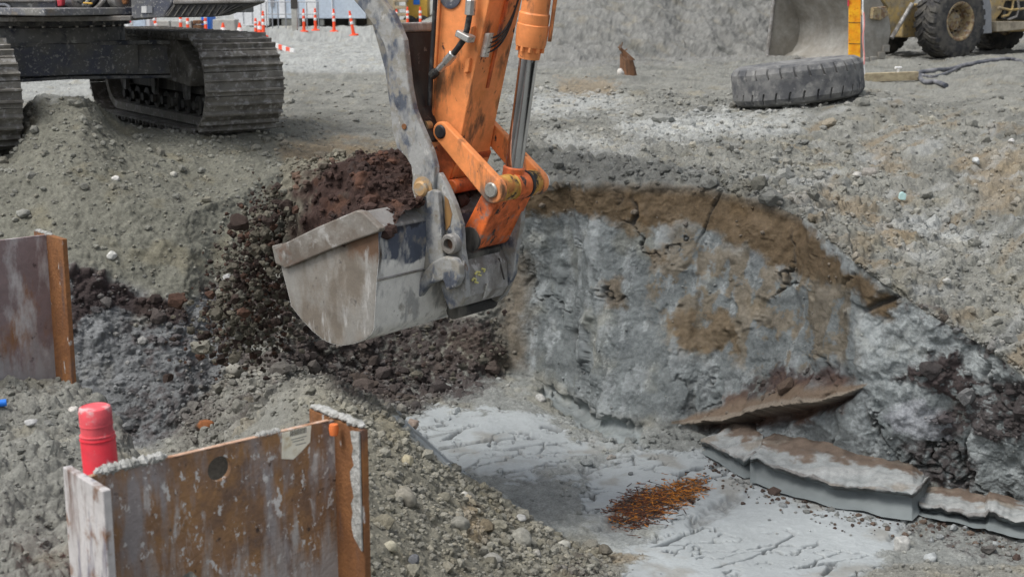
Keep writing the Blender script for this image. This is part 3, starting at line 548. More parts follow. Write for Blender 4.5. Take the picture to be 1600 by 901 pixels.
# ================================================================== THE EXCAVATOR
W = np.array((.6, .8, 0.)); C0 = W.dot(atY(768, 297, 8.5)); UP = np.array((0, 0, 1.)); PD = np.array((.8, -.6, 0.))
def ap(px, py, dc): return onplane(px, py, W, C0+dc)
def plate(name, outline, dc, th, mat, parent, bevel=.006, mb=None):
    b = mb or MB(); b.prism([ap(x, y, dc) for x, y in outline], W*th)
    return b if mb else b.build(name, mat, parent, bevel=bevel)
def capsule(A, B, r1, r2, dc, th, n=14):
    a, b = ap(*A, dc), ap(*B, dc); d = (b-a)/np.linalg.norm(b-a); e = np.cross(W, d); ang0 = 0; out = []
    for k in range(n+1):
        t = math.pi/2 + math.pi*k/n; out.append(a + r1*(d*math.cos(t) + e*math.sin(t)))
    for k in range(n+1):
        t = -math.pi/2 + math.pi*k/n; out.append(b + r2*(d*math.cos(t) + e*math.sin(t)))
    return out
ex = thing('excavator', (-5.3, 16.2, .05), 'orange excavator with mud caked tracks swinging a full bucket over the pit', 'excavator')
# ---- stick
st = MB(); st.prism([ap(*q, .09) for q in ((717, -500), (686.5, 0), (680, 100), (674, 205), (675, 250), (682, 276), (700, 286), (712, 262), (722, 205), (742, 105), (764.7, 0), (875, -500))], W*.33)
stick = st.build('stick', M['orange'], ex, bevel=.008)
b = MB(); b.prism([ap(*q, .08) for q in ((718, -500), (688, 0), (681.5, 100), (675.5, 205), (673.5, 205), (678, 100), (684, 0), (713, -500))], W*.012)
b.build('edge_strip', M['orange'], stick)
def front_pt(py, s):   # point on the stick's front face at image row py, s across its width
    x = 764.7 + (718-764.7)*(py/212.0); return ap(x, py, .09) + W*.33*s
b = MB()
for s0, s1 in ((.46, .54),):
    pts = [front_pt(-300, s0), front_pt(140, s0), front_pt(140, s1), front_pt(-300, s1)]
    b.prism(pts, PD*.012)
b.build('wear_strip', M['orange_worn'], stick)
b = MB(); b.prism([ap(*q, .085) for q in ((700, 215), (676, 232), (680, 278), (700, 286), (716, 245))], W*.345); b.build('stick_nose', M['orange_worn'], stick, bevel=.008)
b = MB(); b.cyl(ap(705, 292, .06), ap(705, 292, .06)+W*.42, .045); b.build('nose_tube', M['orange_worn'], stick, smooth=40)
# hose with fittings on the side of the stick
hp = [ap(x, y, .03) for x, y in ((737, -60), (735, -10), (734, 22), (730, 45), (725, 62), (715, 76), (704, 90), (692, 103), (680, 114))]
hose = MB().tube(hp, .019, 10).build('hydraulic_hose', M['rubber'], stick, smooth=50)
for (a, c_, r) in (((736, 0), (734, 24), .032), ((709, 84), (697, 98), .031), ((697, 98), (686, 109), .024)):
    MB().cyl(ap(*a, .03), ap(*c_, .03), r, 8).build('hose_fitting', M['zinc'], hose, smooth=30)
MB().cyl(ap(682, 112, .03), ap(674, 119, .03), .028, 10).build('hose_end', M['muddy_dark'], hose, smooth=30)
b = MB(); cl = ap(727, 57, .02); dd = hp[4]-hp[3]; dd /= np.linalg.norm(dd); b.box(cl, (np.cross(W, dd), dd, W), (.055, .022, .035)); b.build('hose_clamp', M['zinc'], hose, bevel=.008)
for cx, cy in ((736, 53), (730, 103)):
    plate('bracket', ((cx-3, cy-10), (cx+4, cy-12), (cx+1, cy+10), (cx-6, cy+12)), .065, .03, M['orange'], stick)
MB().tube([ap(x, y, .04) for x, y in ((682, -80), (680, 0), (677, 60), (673, 120), (671, 165))], .014, 8).build('edge_hose', M['rubber'], stick, smooth=50)
# grease block with thin lines
b = MB(); q0, q1 = front_pt(52, .14), front_pt(90, .14); ax = q1-q0; L_ = np.linalg.norm(ax); ax /= L_
b.box((q0+q1)/2 + PD*.02, (ax, W, PD), (L_/2, .022, .02)); gb = b.build('grease_block', M['zinc'], stick, bevel=.004)
for k in range(4):
    s = q0 + (q1-q0)*(.2+.2*k) + PD*.035; e = front_pt(-60, .80) + PD*.03; mid = front_pt(60-6*k+12*k, .5+.06*k) + PD*.045; m2 = front_pt(35, .74-.03*k+.02) + PD*.045
    pts = []
    for t in np.linspace(0, 1, 14): pts.append((1-t)**3*s + 3*t*(1-t)**2*mid + 3*t*t*(1-t)*m2 + t**3*e)
    MB().tube(pts, .006, 6).build('grease_line', M['rubber'], gb, smooth=60)
MB().lathe(ap(702, -8, .075), W, [(.0, 0), (.07, 0), (.085, .006), (.085, .03), (.0, .03)], 28).build('round_cover', M['chassis'], stick, smooth=30)
# ---- bucket cylinder
CC = .245
A, B = ap(802, 272, CC), ap(837, 10, CC); ax = (B-A)/np.linalg.norm(B-A)
rod = MB().cyl(A, A+ax*1.1, .057, 24).build('cylinder_rod', M['chrome'], ex, smooth=40)
neck = ap(828, 92, CC); t0 = (neck-A).dot(ax)
bar = MB().lathe(A+ax*t0, ax, [(.055, 0), (.066, .0), (.072, .07), (.09, .075), (.094, .10), (.098, .17), (.098, .205), (.092, .21), (.094, .225), (.094, .27), (.086, .28), (.086, 1.9)], 32).build('cylinder_barrel', M['orange'], ex, smooth=30)
b = MB(); t1 = np.cross(ax, W); t1 /= np.linalg.norm(t1)
for k in range(10):
    a = 2*math.pi*k/10; d_ = W*math.cos(a)+t1*math.sin(a); o_ = A+ax*(t0+.045)+d_*.078; MB().cyl(o_, o_+ax*.03, .014, 6).build('cap_bolt', M['orange'], bar)
MB().tube([A+ax*(t0+u)+t1*-.10+W*.05 for u in (.12, .5, 1.0, 1.8)], .012, 8).build('cylinder_pipe', M['orange'], bar, smooth=60)
# ---- links
def linkpair(name, A, B, r1, r2, dc, th, mat, parent):
    b = MB(); b.prism(capsule(A, B, r1, r2, dc, th), W*th); return b.build(name, mat, parent, bevel=.007)
for k in range(2):
    dc = 0 if k == 0 else .44
    sA, sB = ap(688, 206, 0)+W*dc, ap(768, 297, 0)+W*dc
    b = MB(); cap = [q + W*dc for q in capsule((688, 206), (768, 297), .062, .082, 0, .05)]; b.prism(cap, W*.055); lk = b.build('side_link', M['orange'], ex, bevel=.008)
    MB().lathe(sA-W*.012, W, [(0, 0), (.036, 0), (.044, .01), (.044, .09), (0, .09)], 24).build('link_pin', M['dark_steel'], lk, smooth=35)
    MB().lathe(sB-W*.016+W*(.055+.016 if k else 0), W, [(0, 0), (.04, 0), (.047, .008), (.047, .02), (0, .02)], 24).build('link_pin', M['pin'] if k == 0 else M['white'], lk, smooth=35)
c_ = ap(768, 297, 0)
boss = MB().lathe(c_+W*.056, W, [(.0, 0), (.078, 0), (.08, .01), (.08, .12), (.074, .125), (.074, .135), (.083, .14), (.083, .26), (.074, .265), (.074, .275), (.08, .28), (.08, .375), (0, .378)], 28).build('pin_boss', M['yellow_grease'], ex, smooth=30)
MB().lathe(c_+W*.196, W, [(.084, 0), (.0845, .004), (.0845, .116), (.084, .12)], 28).build('rod_eye', M['orange_worn'], boss, smooth=30)
MB().cyl(A-ax*.02, A+ax*.05, .068, 20).build('rod_root', M['orange_worn'], boss, smooth=30)
MB().lathe(c_+W*.325, W, [(.084, 0), (.087, .003), (.087, .02), (.084, .023)], 28).build('seal_ring', M['rubber'], boss, smooth=30)
MB().lathe(c_+W*.497, W, [(.0, 0), (.06, 0), (.06, .03), (.045, .045), (0, .045)], 24).build('pin_cap', M['white'], boss, smooth=35)
# lower link, a box section between two eyes
b = MB(); b.prism(capsule((767, 304), (733, 374), .062, .07, .03, .4), W*.36); low = b.build('tipping_link', M['orange_worn'], ex, bevel=.01)
plate('link_rib', ((772, 316), (779, 322), (744, 384), (737, 380)), .05, .012, M['orange_worn'], low)
for k in (0, 1):
    pc = ap(733, 374, .02)+W*(k*.37); MB().lathe(pc, W, [(.0, 0), (.078, 0), (.078, .02), (0, .02)], 24).build('eye_washer', M['muddy_dark'], low, smooth=30)
# ---- coupler
cp = plate('quick_coupler', ((676, 272), (686, 270), (698, 292), (710, 320), (720, 352), (722, 392), (728, 424), (728, 464), (720, 478), (702, 484), (694, 466), (687, 440), (693, 437), (697, 452), (712, 449), (717, 430), (706, 412), (690, 400), (684, 360)), -.13, .045, M['steel_blue'], ex)
plate('rusty_patch', ((694.5, 306), (700, 312), (706, 335), (703, 352), (697, 360), (695, 345)), -.134, .005, dirty('bare_rust', (.30, .17, .06, 1), [((.2, .11, .05, 1), 9, .55, .1)], .8), cp, 0)
MB().lathe(ap(700, 382, -.185), W, [(.036, 0), (.055, 0), (.064, .012), (.064, .06), (.036, .06)], 28, closed=True).build('pin_sleeve', M['steel_grey'], cp, smooth=35)
MB().lathe(ap(700, 382, -.145), W, [(0, 0), (.037, 0), (.037, .01), (0, .01)], 24).build('sleeve_plug', dirty('rusty_bore', (.13, .075, .05, 1), (), .8), cp, smooth=35)
plate('far_cheek', ((816, 312), (814, 350), (806, 392), (802, 428), (789, 458), (775, 472), (758, 462), (760, 400), (770, 350), (795, 322)), .36, .045, M['steel_blue'], cp)
cb = plate('coupler_body', ((696, 412), (716, 402), (727, 424), (728, 464), (719, 479), (702, 484), (696, 466)), -.08, .44, M['steel_grey'], cp, .012)
plate('body_step', ((704, 396), (712, 390), (722, 400), (720, 412), (706, 416)), -.07, .40, M['muddy_dark'], cp)
g0 = ap(728, 424, -.08); g1 = ap(728, 464, -.08)
for pts_ in (((.05, .20), (.07, .12), (.10, .16), (.08, .24), (.11, .30)), ((.02, .42), (.04, .34), (.06, .40), (.05, .50), (.08, .56)), ((.12, .05), (.15, .10), (.14, .20))):
    MB().tube([g0 + (g1-g0)*t + W*(s_+.04) for s_, t in pts_], .007, 5).build('chalk_mark', M['yellow_chalk'], cb)
qq = g0+(g1-g0)*.25 + W*.36 + PD*.003; MB().box(qq, (np.array((-.3*.8, .3*.6, .95)), W, PD), (.07, .004, .004)).build('slot', M['ink'], cb)
qq = g0+(g1-g0)*.95 + W*.19 + PD*.002; MB().box(qq, (np.array((.3*.8, -.3*.6, .95)), W, PD), (.05, .008, .006)).build('bolt_tab', M['zinc'], cb)
MB().cyl(ap(706, 487, .0)-np.array((0, 0, .0)), ap(706, 487, .0)+W*.42, .05, 16).build('lock_tube', M['muddy_dark'], cp, smooth=40)
# ---- thumb
near = [(480, -110), (520, -60), (545, -8), (556, 5), (569, 20), (589, 49), (600, 71), (605, 90), (607, 117), (608, 159), (613, 208), (620, 232), (634, 246), (642, 260), (644, 278), (643, 296), (647, 309), (657, 316), (668, 313), (677, 300), (679, 262), (673, 238), (663, 214), (657, 200), (645, 171), (638, 134), (634, 98), (630, 63), (623, 45), (612, 22), (596, 0), (575, -40), (540, -110)]
th = plate('thumb', near, -.16, .055, M['steel_blue'], ex, .01)
plate('thumb_far_plate', [(x, y) for x, y in near if y < 175 and x < 600] + [(601, 110), (608, 165), (640, 160), (632, 98), (628, 63), (618, 40), (596, 0), (575, -40), (540, -110)], .22, .05, M['steel_blue'], th, .01)
b = MB(); pl = [(617, 42), (627, 52), (631, 98), (635, 134), (642, 171), (654, 205), (662, 222), (656, 226), (646, 208), (636, 175), (628, 134), (622, 98), (618, 62)]
b.prism([ap(x, y, -.106) for x, y in pl], W*.33); b.build('thumb_web', M['dark_steel'], th, bevel=.008)
b = MB(); b.prism([ap(x, y, -.105) for x, y in ((612, 36), (627, 36), (629, 50), (619, 54))], W*.33); b.build('web_edge', M['steel_grey'], th, bevel=.01)
b = MB(); q = ap(638, 105, -.105); b.box(ap(635, 104, .02)+PD*.035, (UP, W, PD), (.035, .03, .004)); b.build('sticker', M['blue_plastic'], th)
for cx, cy, r in ((631, 198, .018),):
    MB().lathe(ap(cx, cy, -.166), W, [(0, 0), (r, 0), (r, .01), (0, .01)], 16).build('plug_hole', M['rust_flange'], th, smooth=40)
MB().lathe(ap(655, 296, -.20), W, [(0, 0), (.04, 0), (.052, .01), (.052, .03), (.075, .032), (.075, .05), (0, .05)], 26).build('thumb_pin', M['brass_pin'], th, smooth=30)
MB().lathe(ap(663, 197, -.02), W, [(0, 0), (.03, 0), (.03, .05), (0, .05)], 16).build('web_plug', M['brass_pin'], th, smooth=30)
# ---- bucket
CB = -.62; BW = 1.36
side = [(436, 398), (500, 372), (560, 348), (591, 360), (592, 400), (588, 440), (584, 512), (580, 522), (570, 530), (552, 537), (532, 540), (516, 536), (504, 530), (488, 517), (470, 498), (455, 478), (448, 450), (441, 424)]
sp = np.array([ap(x, y, CB) for x, y in side])
bk = MB().prism(sp, W*.035).build('bucket', M['bucket_side'], ex, bevel=.006)
MB().prism(sp + W*(BW-.035), W*.035).build('far_side_plate', M['bucket_side'], bk, bevel=.006)
cen = sp.mean(0)
order = [3, 4, 5, 6, 7, 8, 9, 10, 11, 12, 13, 14, 15, 16, 17, 0]
# smooth rounded shell, its back straight and its heel round
outp = [sp[k] for k in order]; inn = [q + (cen-q)/np.linalg.norm(cen-q)*.03 for q in outp]
b = MB()
poly = outp + inn[::-1]
n = len(outp); v = [q + W*.002 for q in outp] + [q + W*.002 for q in inn] + [q + W*(BW-.002) for q in outp] + [q + W*(BW-.002) for q in inn]
f = []
for k in range(n-1):
    f += [(k, k+1, 2*n+k+1, 2*n+k), (n+k+1, n+k, 3*n+k, 3*n+k+1), (k+1, k, n+k, n+k+1), (2*n+k, 2*n+k+1, 3*n+k+1, 3*n+k)]
f += [(0, 2*n, 3*n, n), (n-1, 2*n-1, 4*n-1, 3*n-1)]
b.add(v, f); b.build('shell', M['bucket_shell'], bk, smooth=28)
plate('wear_band', ((428, 388), (495, 355), (556, 329), (566, 331), (593, 357), (592, 362), (520, 388), (444, 420), (438, 410)), CB-.03, .055, M['band'], bk, .008)
b = MB(); b.prism([ap(x, y, CB+.02) for x, y in ((562, 331), (569, 331), (593, 356), (592, 374), (586, 372), (583, 360))], W*(BW-.02)); b.build('rim', M['steel_grey'], bk, bevel=.01)
b = MB(); pq = [ap(x, y, CB-.02) for x, y in ((424, 384), (440, 380), (448, 420), (430, 412))]; b.prism(pq, W*(BW+.03)); b.build('cutting_edge', M['band'], bk, bevel=.008)
b = MB(); w1, w2 = sp[5]+W*.02, sp[5]+W*BW; w1 = ap(588, 438, CB+.0); b.tube([w1+W*.01+PD*.004, w1+W*(BW-.02)+PD*.004], .008, 6); b.build('weld_seam', M['steel_grey'], bk, smooth=60)
er = plate('bucket_ear', ((606, 338), (628, 322), (640, 312), (654, 306), (676, 296), (684, 300), (692, 400), (688, 436), (664, 448), (640, 432), (622, 392)), -.185, .04, M['steel_blue'], bk, .008)
plate('pin_hook', ((652, 466), (656, 462), (663, 452), (672, 444), (684, 440), (692, 438), (697, 454), (711, 449), (718, 434), (717, 416), (709, 404), (692, 401), (674, 410), (662, 424), (653, 440)), -.215, .06, M['steel_blue'], bk, .012)
plate('far_ear', ((632, 322), (654, 306), (676, 296), (692, 400), (662, 446), (655, 400)), .36, .04, M['steel_blue'], bk, .008)
# ---- undercarriage
R_ = np.array((.83, .5577, 0.)); R_ /= np.linalg.norm(R_); H_ = np.array((-R_[1], R_[0], 0.))
TW, TL, TH = .90, 3.9, 1.04; FR = np.array((-3.22, 14.93, .045))    # front inner ground corner of the right track
def tr(a, h, z): return FR + R_*a + H_*h + UP*z
def stadium(n_, r, L):
    per = 2*L + 2*math.pi*r; out = []
    for k in range(n_):
        s = per*k/n_
        if s < L: out.append(((r+s), r*2, 0))
        elif s < L+math.pi*r: a = (s-L)/r; out.append((r+L+r*math.sin(a), r+r*math.cos(a), a))
        elif s < 2*L+math.pi*r: q = s-L-math.pi*r; out.append((r+L-q, 0, math.pi))
        else: a = (s-2*L-math.pi*r)/r; out.append((r-r*math.sin(a), r-r*math.cos(a), math.pi+a))
    return out
def make_track(off):
    root_pts = []; r = TH/2 - .03; L = TL-2*r
    b = MB()
    # chain band
    for s0, s1 in ((.18, .68),):
        prof_o = stadium(80, r-.03, L+.06-.06); v = []; f = []
        for (h, z, a) in prof_o:
            for aa, rr in ((s0, 0), (s1, 0), (s1, .09), (s0, .09)):
                hh, zz = h + .0, z
                nx, nz = math.sin(a), math.cos(a)
                v.append(tr(aa, .03+hh - nx*rr, .06+zz - nz*rr) + off)
        m = len(prof_o)
        for k in range(m):
            k2 = (k+1) % m
            for j in range(4): f.append((k*4+j, k*4+(j+1) % 4, k2*4+(j+1) % 4, k2*4+j))
        b.add(v, f)
    t = b.build('track', M['track_mud'], ex)
    ns = 36; proto = None
    for k, (h, z, a) in enumerate(stadium(ns, r, L)):
        nx, nz = math.sin(a), math.cos(a); nrm_ = H_*nx + UP*nz; tan = H_*nz - UP*nx
        pos = tr(TW/2, .03+h, .03+z) + off
        if proto is None:
            bb = MB(); pw = (2*math.pi*r+2*L)/ns
            secs = [(-pw*.49, -.012), (-pw*.49, .012), (-pw*.34, .014), (-pw*.31, .060), (-pw*.23, .060), (-pw*.19, .012), (pw*.10, .012), (pw*.14, .048), (pw*.21, .048), (pw*.25, .010), (pw*.50, .008), (pw*.50, -.012)]
            bb.prism([np.array((-TW/2, x, y)) for x, y in secs], np.array((TW, 0, 0)))
            me = bpy.data.meshes.new('shoe'); me.from_pydata(bb.v, [], bb.f); bm = bmesh.new(); bm.from_mesh(me); bmesh.ops.recalc_face_normals(bm, faces=bm.faces); bm.to_mesh(me); bm.free(); me.materials.append(M['track_mud']); proto = me
        o = bpy.data.objects.new('track_shoe', proto); COL.objects.link(o); o.parent = t
        mm = Matrix((tuple(R_)+(0,), tuple(tan)+(0,), tuple(nrm_)+(0,), (0, 0, 0, 1))).transposed()
        mm.translation = Vector(pos - BASE[ex.name]); 
        o.matrix_local = mm
    fr = MB().box(tr(.40, TL/2, .55)+off, (R_, H_, UP), (.17, TL/2-.55, .16)); fr.prism([tr(.20, .62, .40)+off, tr(.20, TL-.62, .40)+off, tr(.20, TL-.75, .74)+off, tr(.20, .75, .74)+off], R_*.05)
    fr.build('track_frame', M['muddy_dark'], t, bevel=.01)
    for h in np.linspace(.8, TL-.8, 8):
        MB().lathe(tr(.16, h, .27)+off, R_, [(0, 0), (.05, 0), (.05, .05), (.11, .06), (.11, .46), (0, .46)], 14).build('track_roller', M['muddy_dark'], t, smooth=35)
    for h in (r+.06, TL-r-.06):
        MB().lathe(tr(.24, h, r+.03)+off, R_, [(0, 0), (.12, 0), (.14, .05), (.30, .06), (.36, .09), (.36, .30), (.3, .33), (0, .34)], 28).build('idler_wheel', M['muddy_dark'], t, smooth=35)
    for h in (.95, TL/2, TL-.95):
        b = MB(); b.prism([tr(.13, h-.10, .74)+off, tr(.13, h+.12, .74)+off, tr(.13, h+.06, .35)+off, tr(.13, h-.02, .33)+off], R_*.05); b.build('mud_guard', dirty('mud_streaked_guard', (.26, .26, .25, 1), [((.07, .065, .06, 1), 6, .5, .08, (2, 2, .4))], .8) if 'mud_streaked_guard' not in bpy.data.materials else bpy.data.materials['mud_streaked_guard'], t)
    # sloping dirty cover where the cross beam meets the frame
    b = MB(); b.prism([tr(.02, .85, 1.00)+off, tr(.02, 2.5, 1.00)+off, tr(.02, 2.5, .62)+off, tr(.02, .55, .50)+off, tr(.02, .42, .70)+off], R_*.3); b.build('frame_cover', M['track_mud'], t, bevel=.02)
    return t
make_track(np.zeros(3)); make_track(-R_*2.86 - H_*.25)
MC = FR + R_*(TW/2 - 1.51) + H_*(TL/2)      # machine centre on the ground
b = MB()
def cfp(a, h, z): return MC + R_*a + H_*h + UP*z
# X-shaped car body: centre box with a deep flanged leg to each side frame
b.box(cfp(0, 0, .80), (R_, H_, UP), (.75, .8, .17))
car = b.build('car_body', M['chassis'], ex, bevel=.01)
for sgn in (1, -1):
    b = MB(); y0 = -.62
    b.prism([cfp(-sgn*.2, y0, .62), cfp(-sgn*.2, y0, .95), cfp(sgn*1.0, y0-.12, .95), cfp(sgn*1.3, y0-.3, .93), cfp(sgn*1.3, y0-.3, .60), cfp(sgn*1.0, y0-.12, .60)], H_*.5)
    lg = b.build('cross_leg', M['chassis'], car, bevel=.012)
    b = MB(); b.prism([cfp(-sgn*.2, y0-.13, .94), cfp(sgn*1.0, y0-.25, .94), cfp(sgn*1.35, y0-.44, .92), cfp(sgn*1.35, y0+.2, .92), cfp(-sgn*.2, y0+.2, .94)], UP*.045); b.build('top_flange', M['dusty'], lg, bevel=.008)
    b = MB(); b.prism([cfp(-sgn*.2, y0-.09, .585), cfp(sgn*1.0, y0-.21, .565), cfp(sgn*1.35, y0-.40, .565), cfp(sgn*1.35, y0+.2, .565), cfp(-sgn*.2, y0+.2, .585)], UP*.035); b.build('bottom_flange', M['dusty'], lg, bevel=.008)
ring = MB().lathe(cfp(0, 0, .97), UP, [(.0, 0), (.84, 0), (.84, .16), (.80, .165), (.80, .185), (.0, .185)], 56).build('slew_ring', M['dusty'], ex, smooth=30)
for k in range(30):
    a = 2*math.pi*k/30; q = cfp(0, 0, 1.133)+R_*math.cos(a)*.82+H_*math.sin(a)*.82
    if k == 0: pb = MB().cyl(q, q+UP*.022, .02, 8).build('ring_bolt', M['zinc'], ring); q00 = q
    else:
        o = pb.copy(); COL.objects.link(o); o.location = q-q00
up = MB().lathe(cfp(0, 0, 1.155), UP, [(.0, 0), (.90, 0), (.90, .125), (.0, .125)], 56).build('slewing_collar', M['dusty'], ex, smooth=30)
# upper structure (turned so that the boom points out over the pit)
FWD = np.array((.8, -.6, 0.)); LAT = np.array((.6, .8, 0.))        # forward, towards the boom's left
HC = cfp(0, 0, 0)
def hp_(px, py, Y): return atY(px, py, Y)
b = MB(); b.box(HC + UP*1.32, (FWD, LAT, UP), (1.9, 1.35, .035)); house = b.build('upper_frame', M['chassis'], ex, bevel=.01)
# side panels seen below the frame's top edge
def facing(name, outline, Y, depth, mat, parent=house, bev=.01):
    b = MB(); b.prism([atY(x, y, Y) for x, y in outline], np.array((0, depth, 0))); return b.build(name, mat, parent, bevel=bev)
facing('lower_rail', ((-60, 27), (205, 25), (205, 33), (-60, 35)), 14.35, .9, M['steel_grey'])
pn = facing('side_panel', ((-60, -40), (88, -40), (88, 22), (84, 29), (-60, 30)), 14.55, .7, M['chassis'])
fr_ = MB().tube([atY(x, y, 14.53) for x, y in ((-50, 7), (8, 7), (14, 10), (15.5, 16), (14, 26), (10, 29.5), (-50, 30))], .02, 8).build('panel_frame', M['grey_metal'], pn, smooth=60)
facing('cable_tray', ((30, 14), (106, 12), (106, 21.5), (34, 23)), 14.42, .08, M['steel_grey'])
facing('upper_rail', ((-60, -2), (88, -2), (88, 3), (-60, 4)), 14.5, .1, M['steel_grey'])
for nm, x, y, r, mt in (('swing_motor', 130, -2, .13, 'steel_grey'), ('hose_bundle', 155, 8, .12, 'muddy_dark'), ('pump_body', 176, 0, .10, 'steel_grey'), ('filter', 114, 0, .07, 'grey_metal')):
    q = atY(x, y, 14.6); MB().lathe(q-FWD*.16, FWD, [(0, 0), (r*.8, 0), (r, .04), (r, .2), (r*.85, .24), (r*.85, .3), (0, .32)], 24).build(nm, M[mt], house, smooth=30)
for k in range(5):
    q = [atY(108+9*k+18*t+4*math.sin(3*t+k), -6+22*t*(1-t)+6*k*(1-t)+3*t, 14.45) for t in np.linspace(0, 1, 9)]; MB().tube(q, .022, 8).build('hydraulic_hose', M['rubber'] if k % 2 else M['steel_grey'], house, smooth=60)
facing('red_valve', ((88, -4), (98, -4), (97, 9), (90, 11)), 14.42, .1, M['red_plastic'])
facing('yellow_tag', ((129, 3.5), (144, 4.5), (144, 7.5), (129, 6.5)), 14.36, .03, M['yellow'])
facing('pink_valve', ((188, -4), (199, -4), (198, 6), (192, 8)), 14.42, .1, M['rust_flange'])
facing('bulkhead', ((100, -40), (210, -40), (210, 30), (100, 30)), 14.95, .2, M['dark_steel'])
fb = facing('front_box', ((203, -40), (268, -40), (272, 0), (256, 27.5), (206, 30)), 14.4, .8, M['chassis'])
facing('maker_plate', ((221, 10), (229, 10), (229, 20.5), (221, 20.5)), 14.392, .006, M['white'], fb, 0); facing('maker_plate', ((229.5, 10), (238, 10), (238, 20.5), (229.5, 20.5)), 14.39, .006, M['grey_metal'], fb, 0)
M['tread_plate'] = dirty('ribbed_step_plate', (.04, .04, .042, 1), [((.11, .11, .105, 1), 30, .52, .1)], .6)
sp_ = facing('step_panel', ((273, 5), (398, 3), (401, 5), (344, 25.5), (330, 27), (254, 28), (256, 25)), 14.1, .5, M['tread_plate'])
facing('step_edge', ((270, 1), (398, 0), (402, 2.5), (399, 5), (270, 7)), 14.07, .5, M['steel_grey'], sp_)
b = MB()
for k in range(11):
    x0 = 262+10.5*k; q0 = atY(x0+12, 8, 14.09); q1 = atY(min(x0, 340)+1, 25, 14.09); b = MB(); b.tube([q0, q1], .007, 5); b.build('step_rib', M['muddy_dark'], sp_)
# housing, cab, counterweight and boom above the picture
cw = MB().box(HC + UP*2.15 - FWD*1.75, (FWD, LAT, UP), (.5, 1.35, .6)).build('counterweight', M['orange'], ex, bevel=.08)
MB().box(HC + UP*2.2 - FWD*.3 - LAT*.75, (FWD, LAT, UP), (.9, .6, .55)).build('engine_hood', M['orange'], ex, bevel=.05)
cab = MB().box(HC + UP*2.35 + FWD*1.1 + LAT*.85, (FWD, LAT, UP), (.8, .48, .7)).build('cab', M['orange'], ex, bevel=.06)
MB().box(HC + UP*2.5 + FWD*1.1 + LAT*.36, (FWD, LAT, UP), (.6, .012, .45)).build('cab_window', M['ink'], cab)
bt = ap(800, -480, .1) + W*.16; bf = HC + FWD*1.0 + UP*2.0; bm_ = (bt+bf)/2 + UP*1.9 - (bt-bf)*.05
sidev = np.cross((bt-bf)/np.linalg.norm(bt-bf), UP); sidev /= np.linalg.norm(sidev)
b = MB(); bl = [bf+UP*.2, bm_+UP*.35, bt+UP*.2, bt-UP*.2, bm_-UP*.35, bf-UP*.2]; b.prism([q-sidev*.2 for q in bl], sidev*.4); b.build('boom', M['orange'], ex, bevel=.02)
b = MB(); b.cyl(bt-W*.3, bt+W*.3, .11); b.build('boom_pin', M['pin'], ex, smooth=30)

# ================================================================== SOIL IN AND UNDER THE BUCKET
def soil_sheet(name, Pg, colr, label, cat, kind='stuff', close=False):
    nr, nc = Pg.shape[:2]; i = np.arange(nr*nc).reshape(nr, nc)
    q = np.stack([i[:-1, :-1], i[:-1, 1:], i[1:, 1:], i[1:, :-1]], -1).reshape(-1, 4)
    if close is not False: q = q[close.ravel()[q].all(1)]
    o = fast_mesh(name, Pg.reshape(-1, 3), q, M['soil'], colr)
    return tag(o, label, cat, kind=kind)
bk0 = ap(588, 362, CB); lip0 = ap(436, 398, CB); LIP = lip0-bk0; LB = math.hypot(LIP[0], LIP[1]); BD = np.array((LIP[0], LIP[1], 0))/LB
na, nb_ = 230, 260
ga, gb_ = np.meshgrid(np.linspace(.0, BW+.02, na), np.linspace(-.02, 1.30, nb_), indexing='ij')
rim = bk0[2] + LIP[2]*np.clip(gb_/LB, 0, 1)
sa = sstep(0, .34, ga)*sstep(BW+.02, BW-.25, ga)
hz = rim - .03 + sa*(.16 + .36*sstep(0, .55, gb_)) - (gb_ > LB)*0
reach = LB + .10 + .30*sstep(.0, .5, ga)
over = (gb_-reach).clip(0, None)
hz = hz - np.minimum(over*2.0, .55)
hz = np.where((gb_ > LB), hz - .9*(1-sa)*(gb_-LB), hz)
Pg = bk0[None, None]*np.array((1, 1, 0)) + ga[..., None]*W + gb_[..., None]*BD; Pg = Pg + hz[..., None]*UP
pf = Pg.reshape(-1, 3); nn = grid_normals(Pg).reshape(-1, 3); nn = np.where(nn[:, 2:3] < 0, -nn, nn)
d1, d2, idv = worley(pf*8+fbm(pf*4, 3)[:, None]*.6); e1_, e2_, idw = worley(pf*20)
dd_ = .07*fbm(pf*3, 4) + .05*fbm(pf*9, 4, .6) + .09*(.55-d1).clip(-.1, .5)*idv + .035*(.5-e1_).clip(-.1, .5)*idw
inner = sstep(0, .12, ga).ravel()
pf2 = pf + nn*(dd_*(.25+.75*inner))[:, None]
t_ = (gb_.ravel()-.68 + .5*fbm(pf*2.6+3, 4) + .25*fbm(pf*8, 3)); gm = sstep(-.05, .22, t_ - .55*(ga.ravel() > .9)*0 - .35*sstep(.55, 1.1, ga.ravel()))
cc = np.tile(np.array((.048, .029, .024), np.float32), (len(pf), 1))
cc = mixc(cc, (.095, .048, .031), sstep(.12, .4, fbm(pf*7+60, 4))*.7)
cc = mixc(cc, (.17, .16, .125), gm); cc = mixc(cc, (.12, .06, .04), sstep(.15, .4, fbm(pf*5+80, 4))*.75); cc = mixc(cc, (.04, .03, .027), sstep(.2, .38, fbm(pf*6+120, 4))*.8)
cc = cc*np.clip(1+.5*fbm(pf*15+2, 4, .6), .5, 1.6)[:, None]
keep = (gb_ < LB + .06 + .42*sstep(.0, .55, ga) + .16*fbm(pf*5+7, 3).reshape(ga.shape)) & (gb_ < LB + .02 + 2.2*ga) & (hz > lip0[2]-.34)
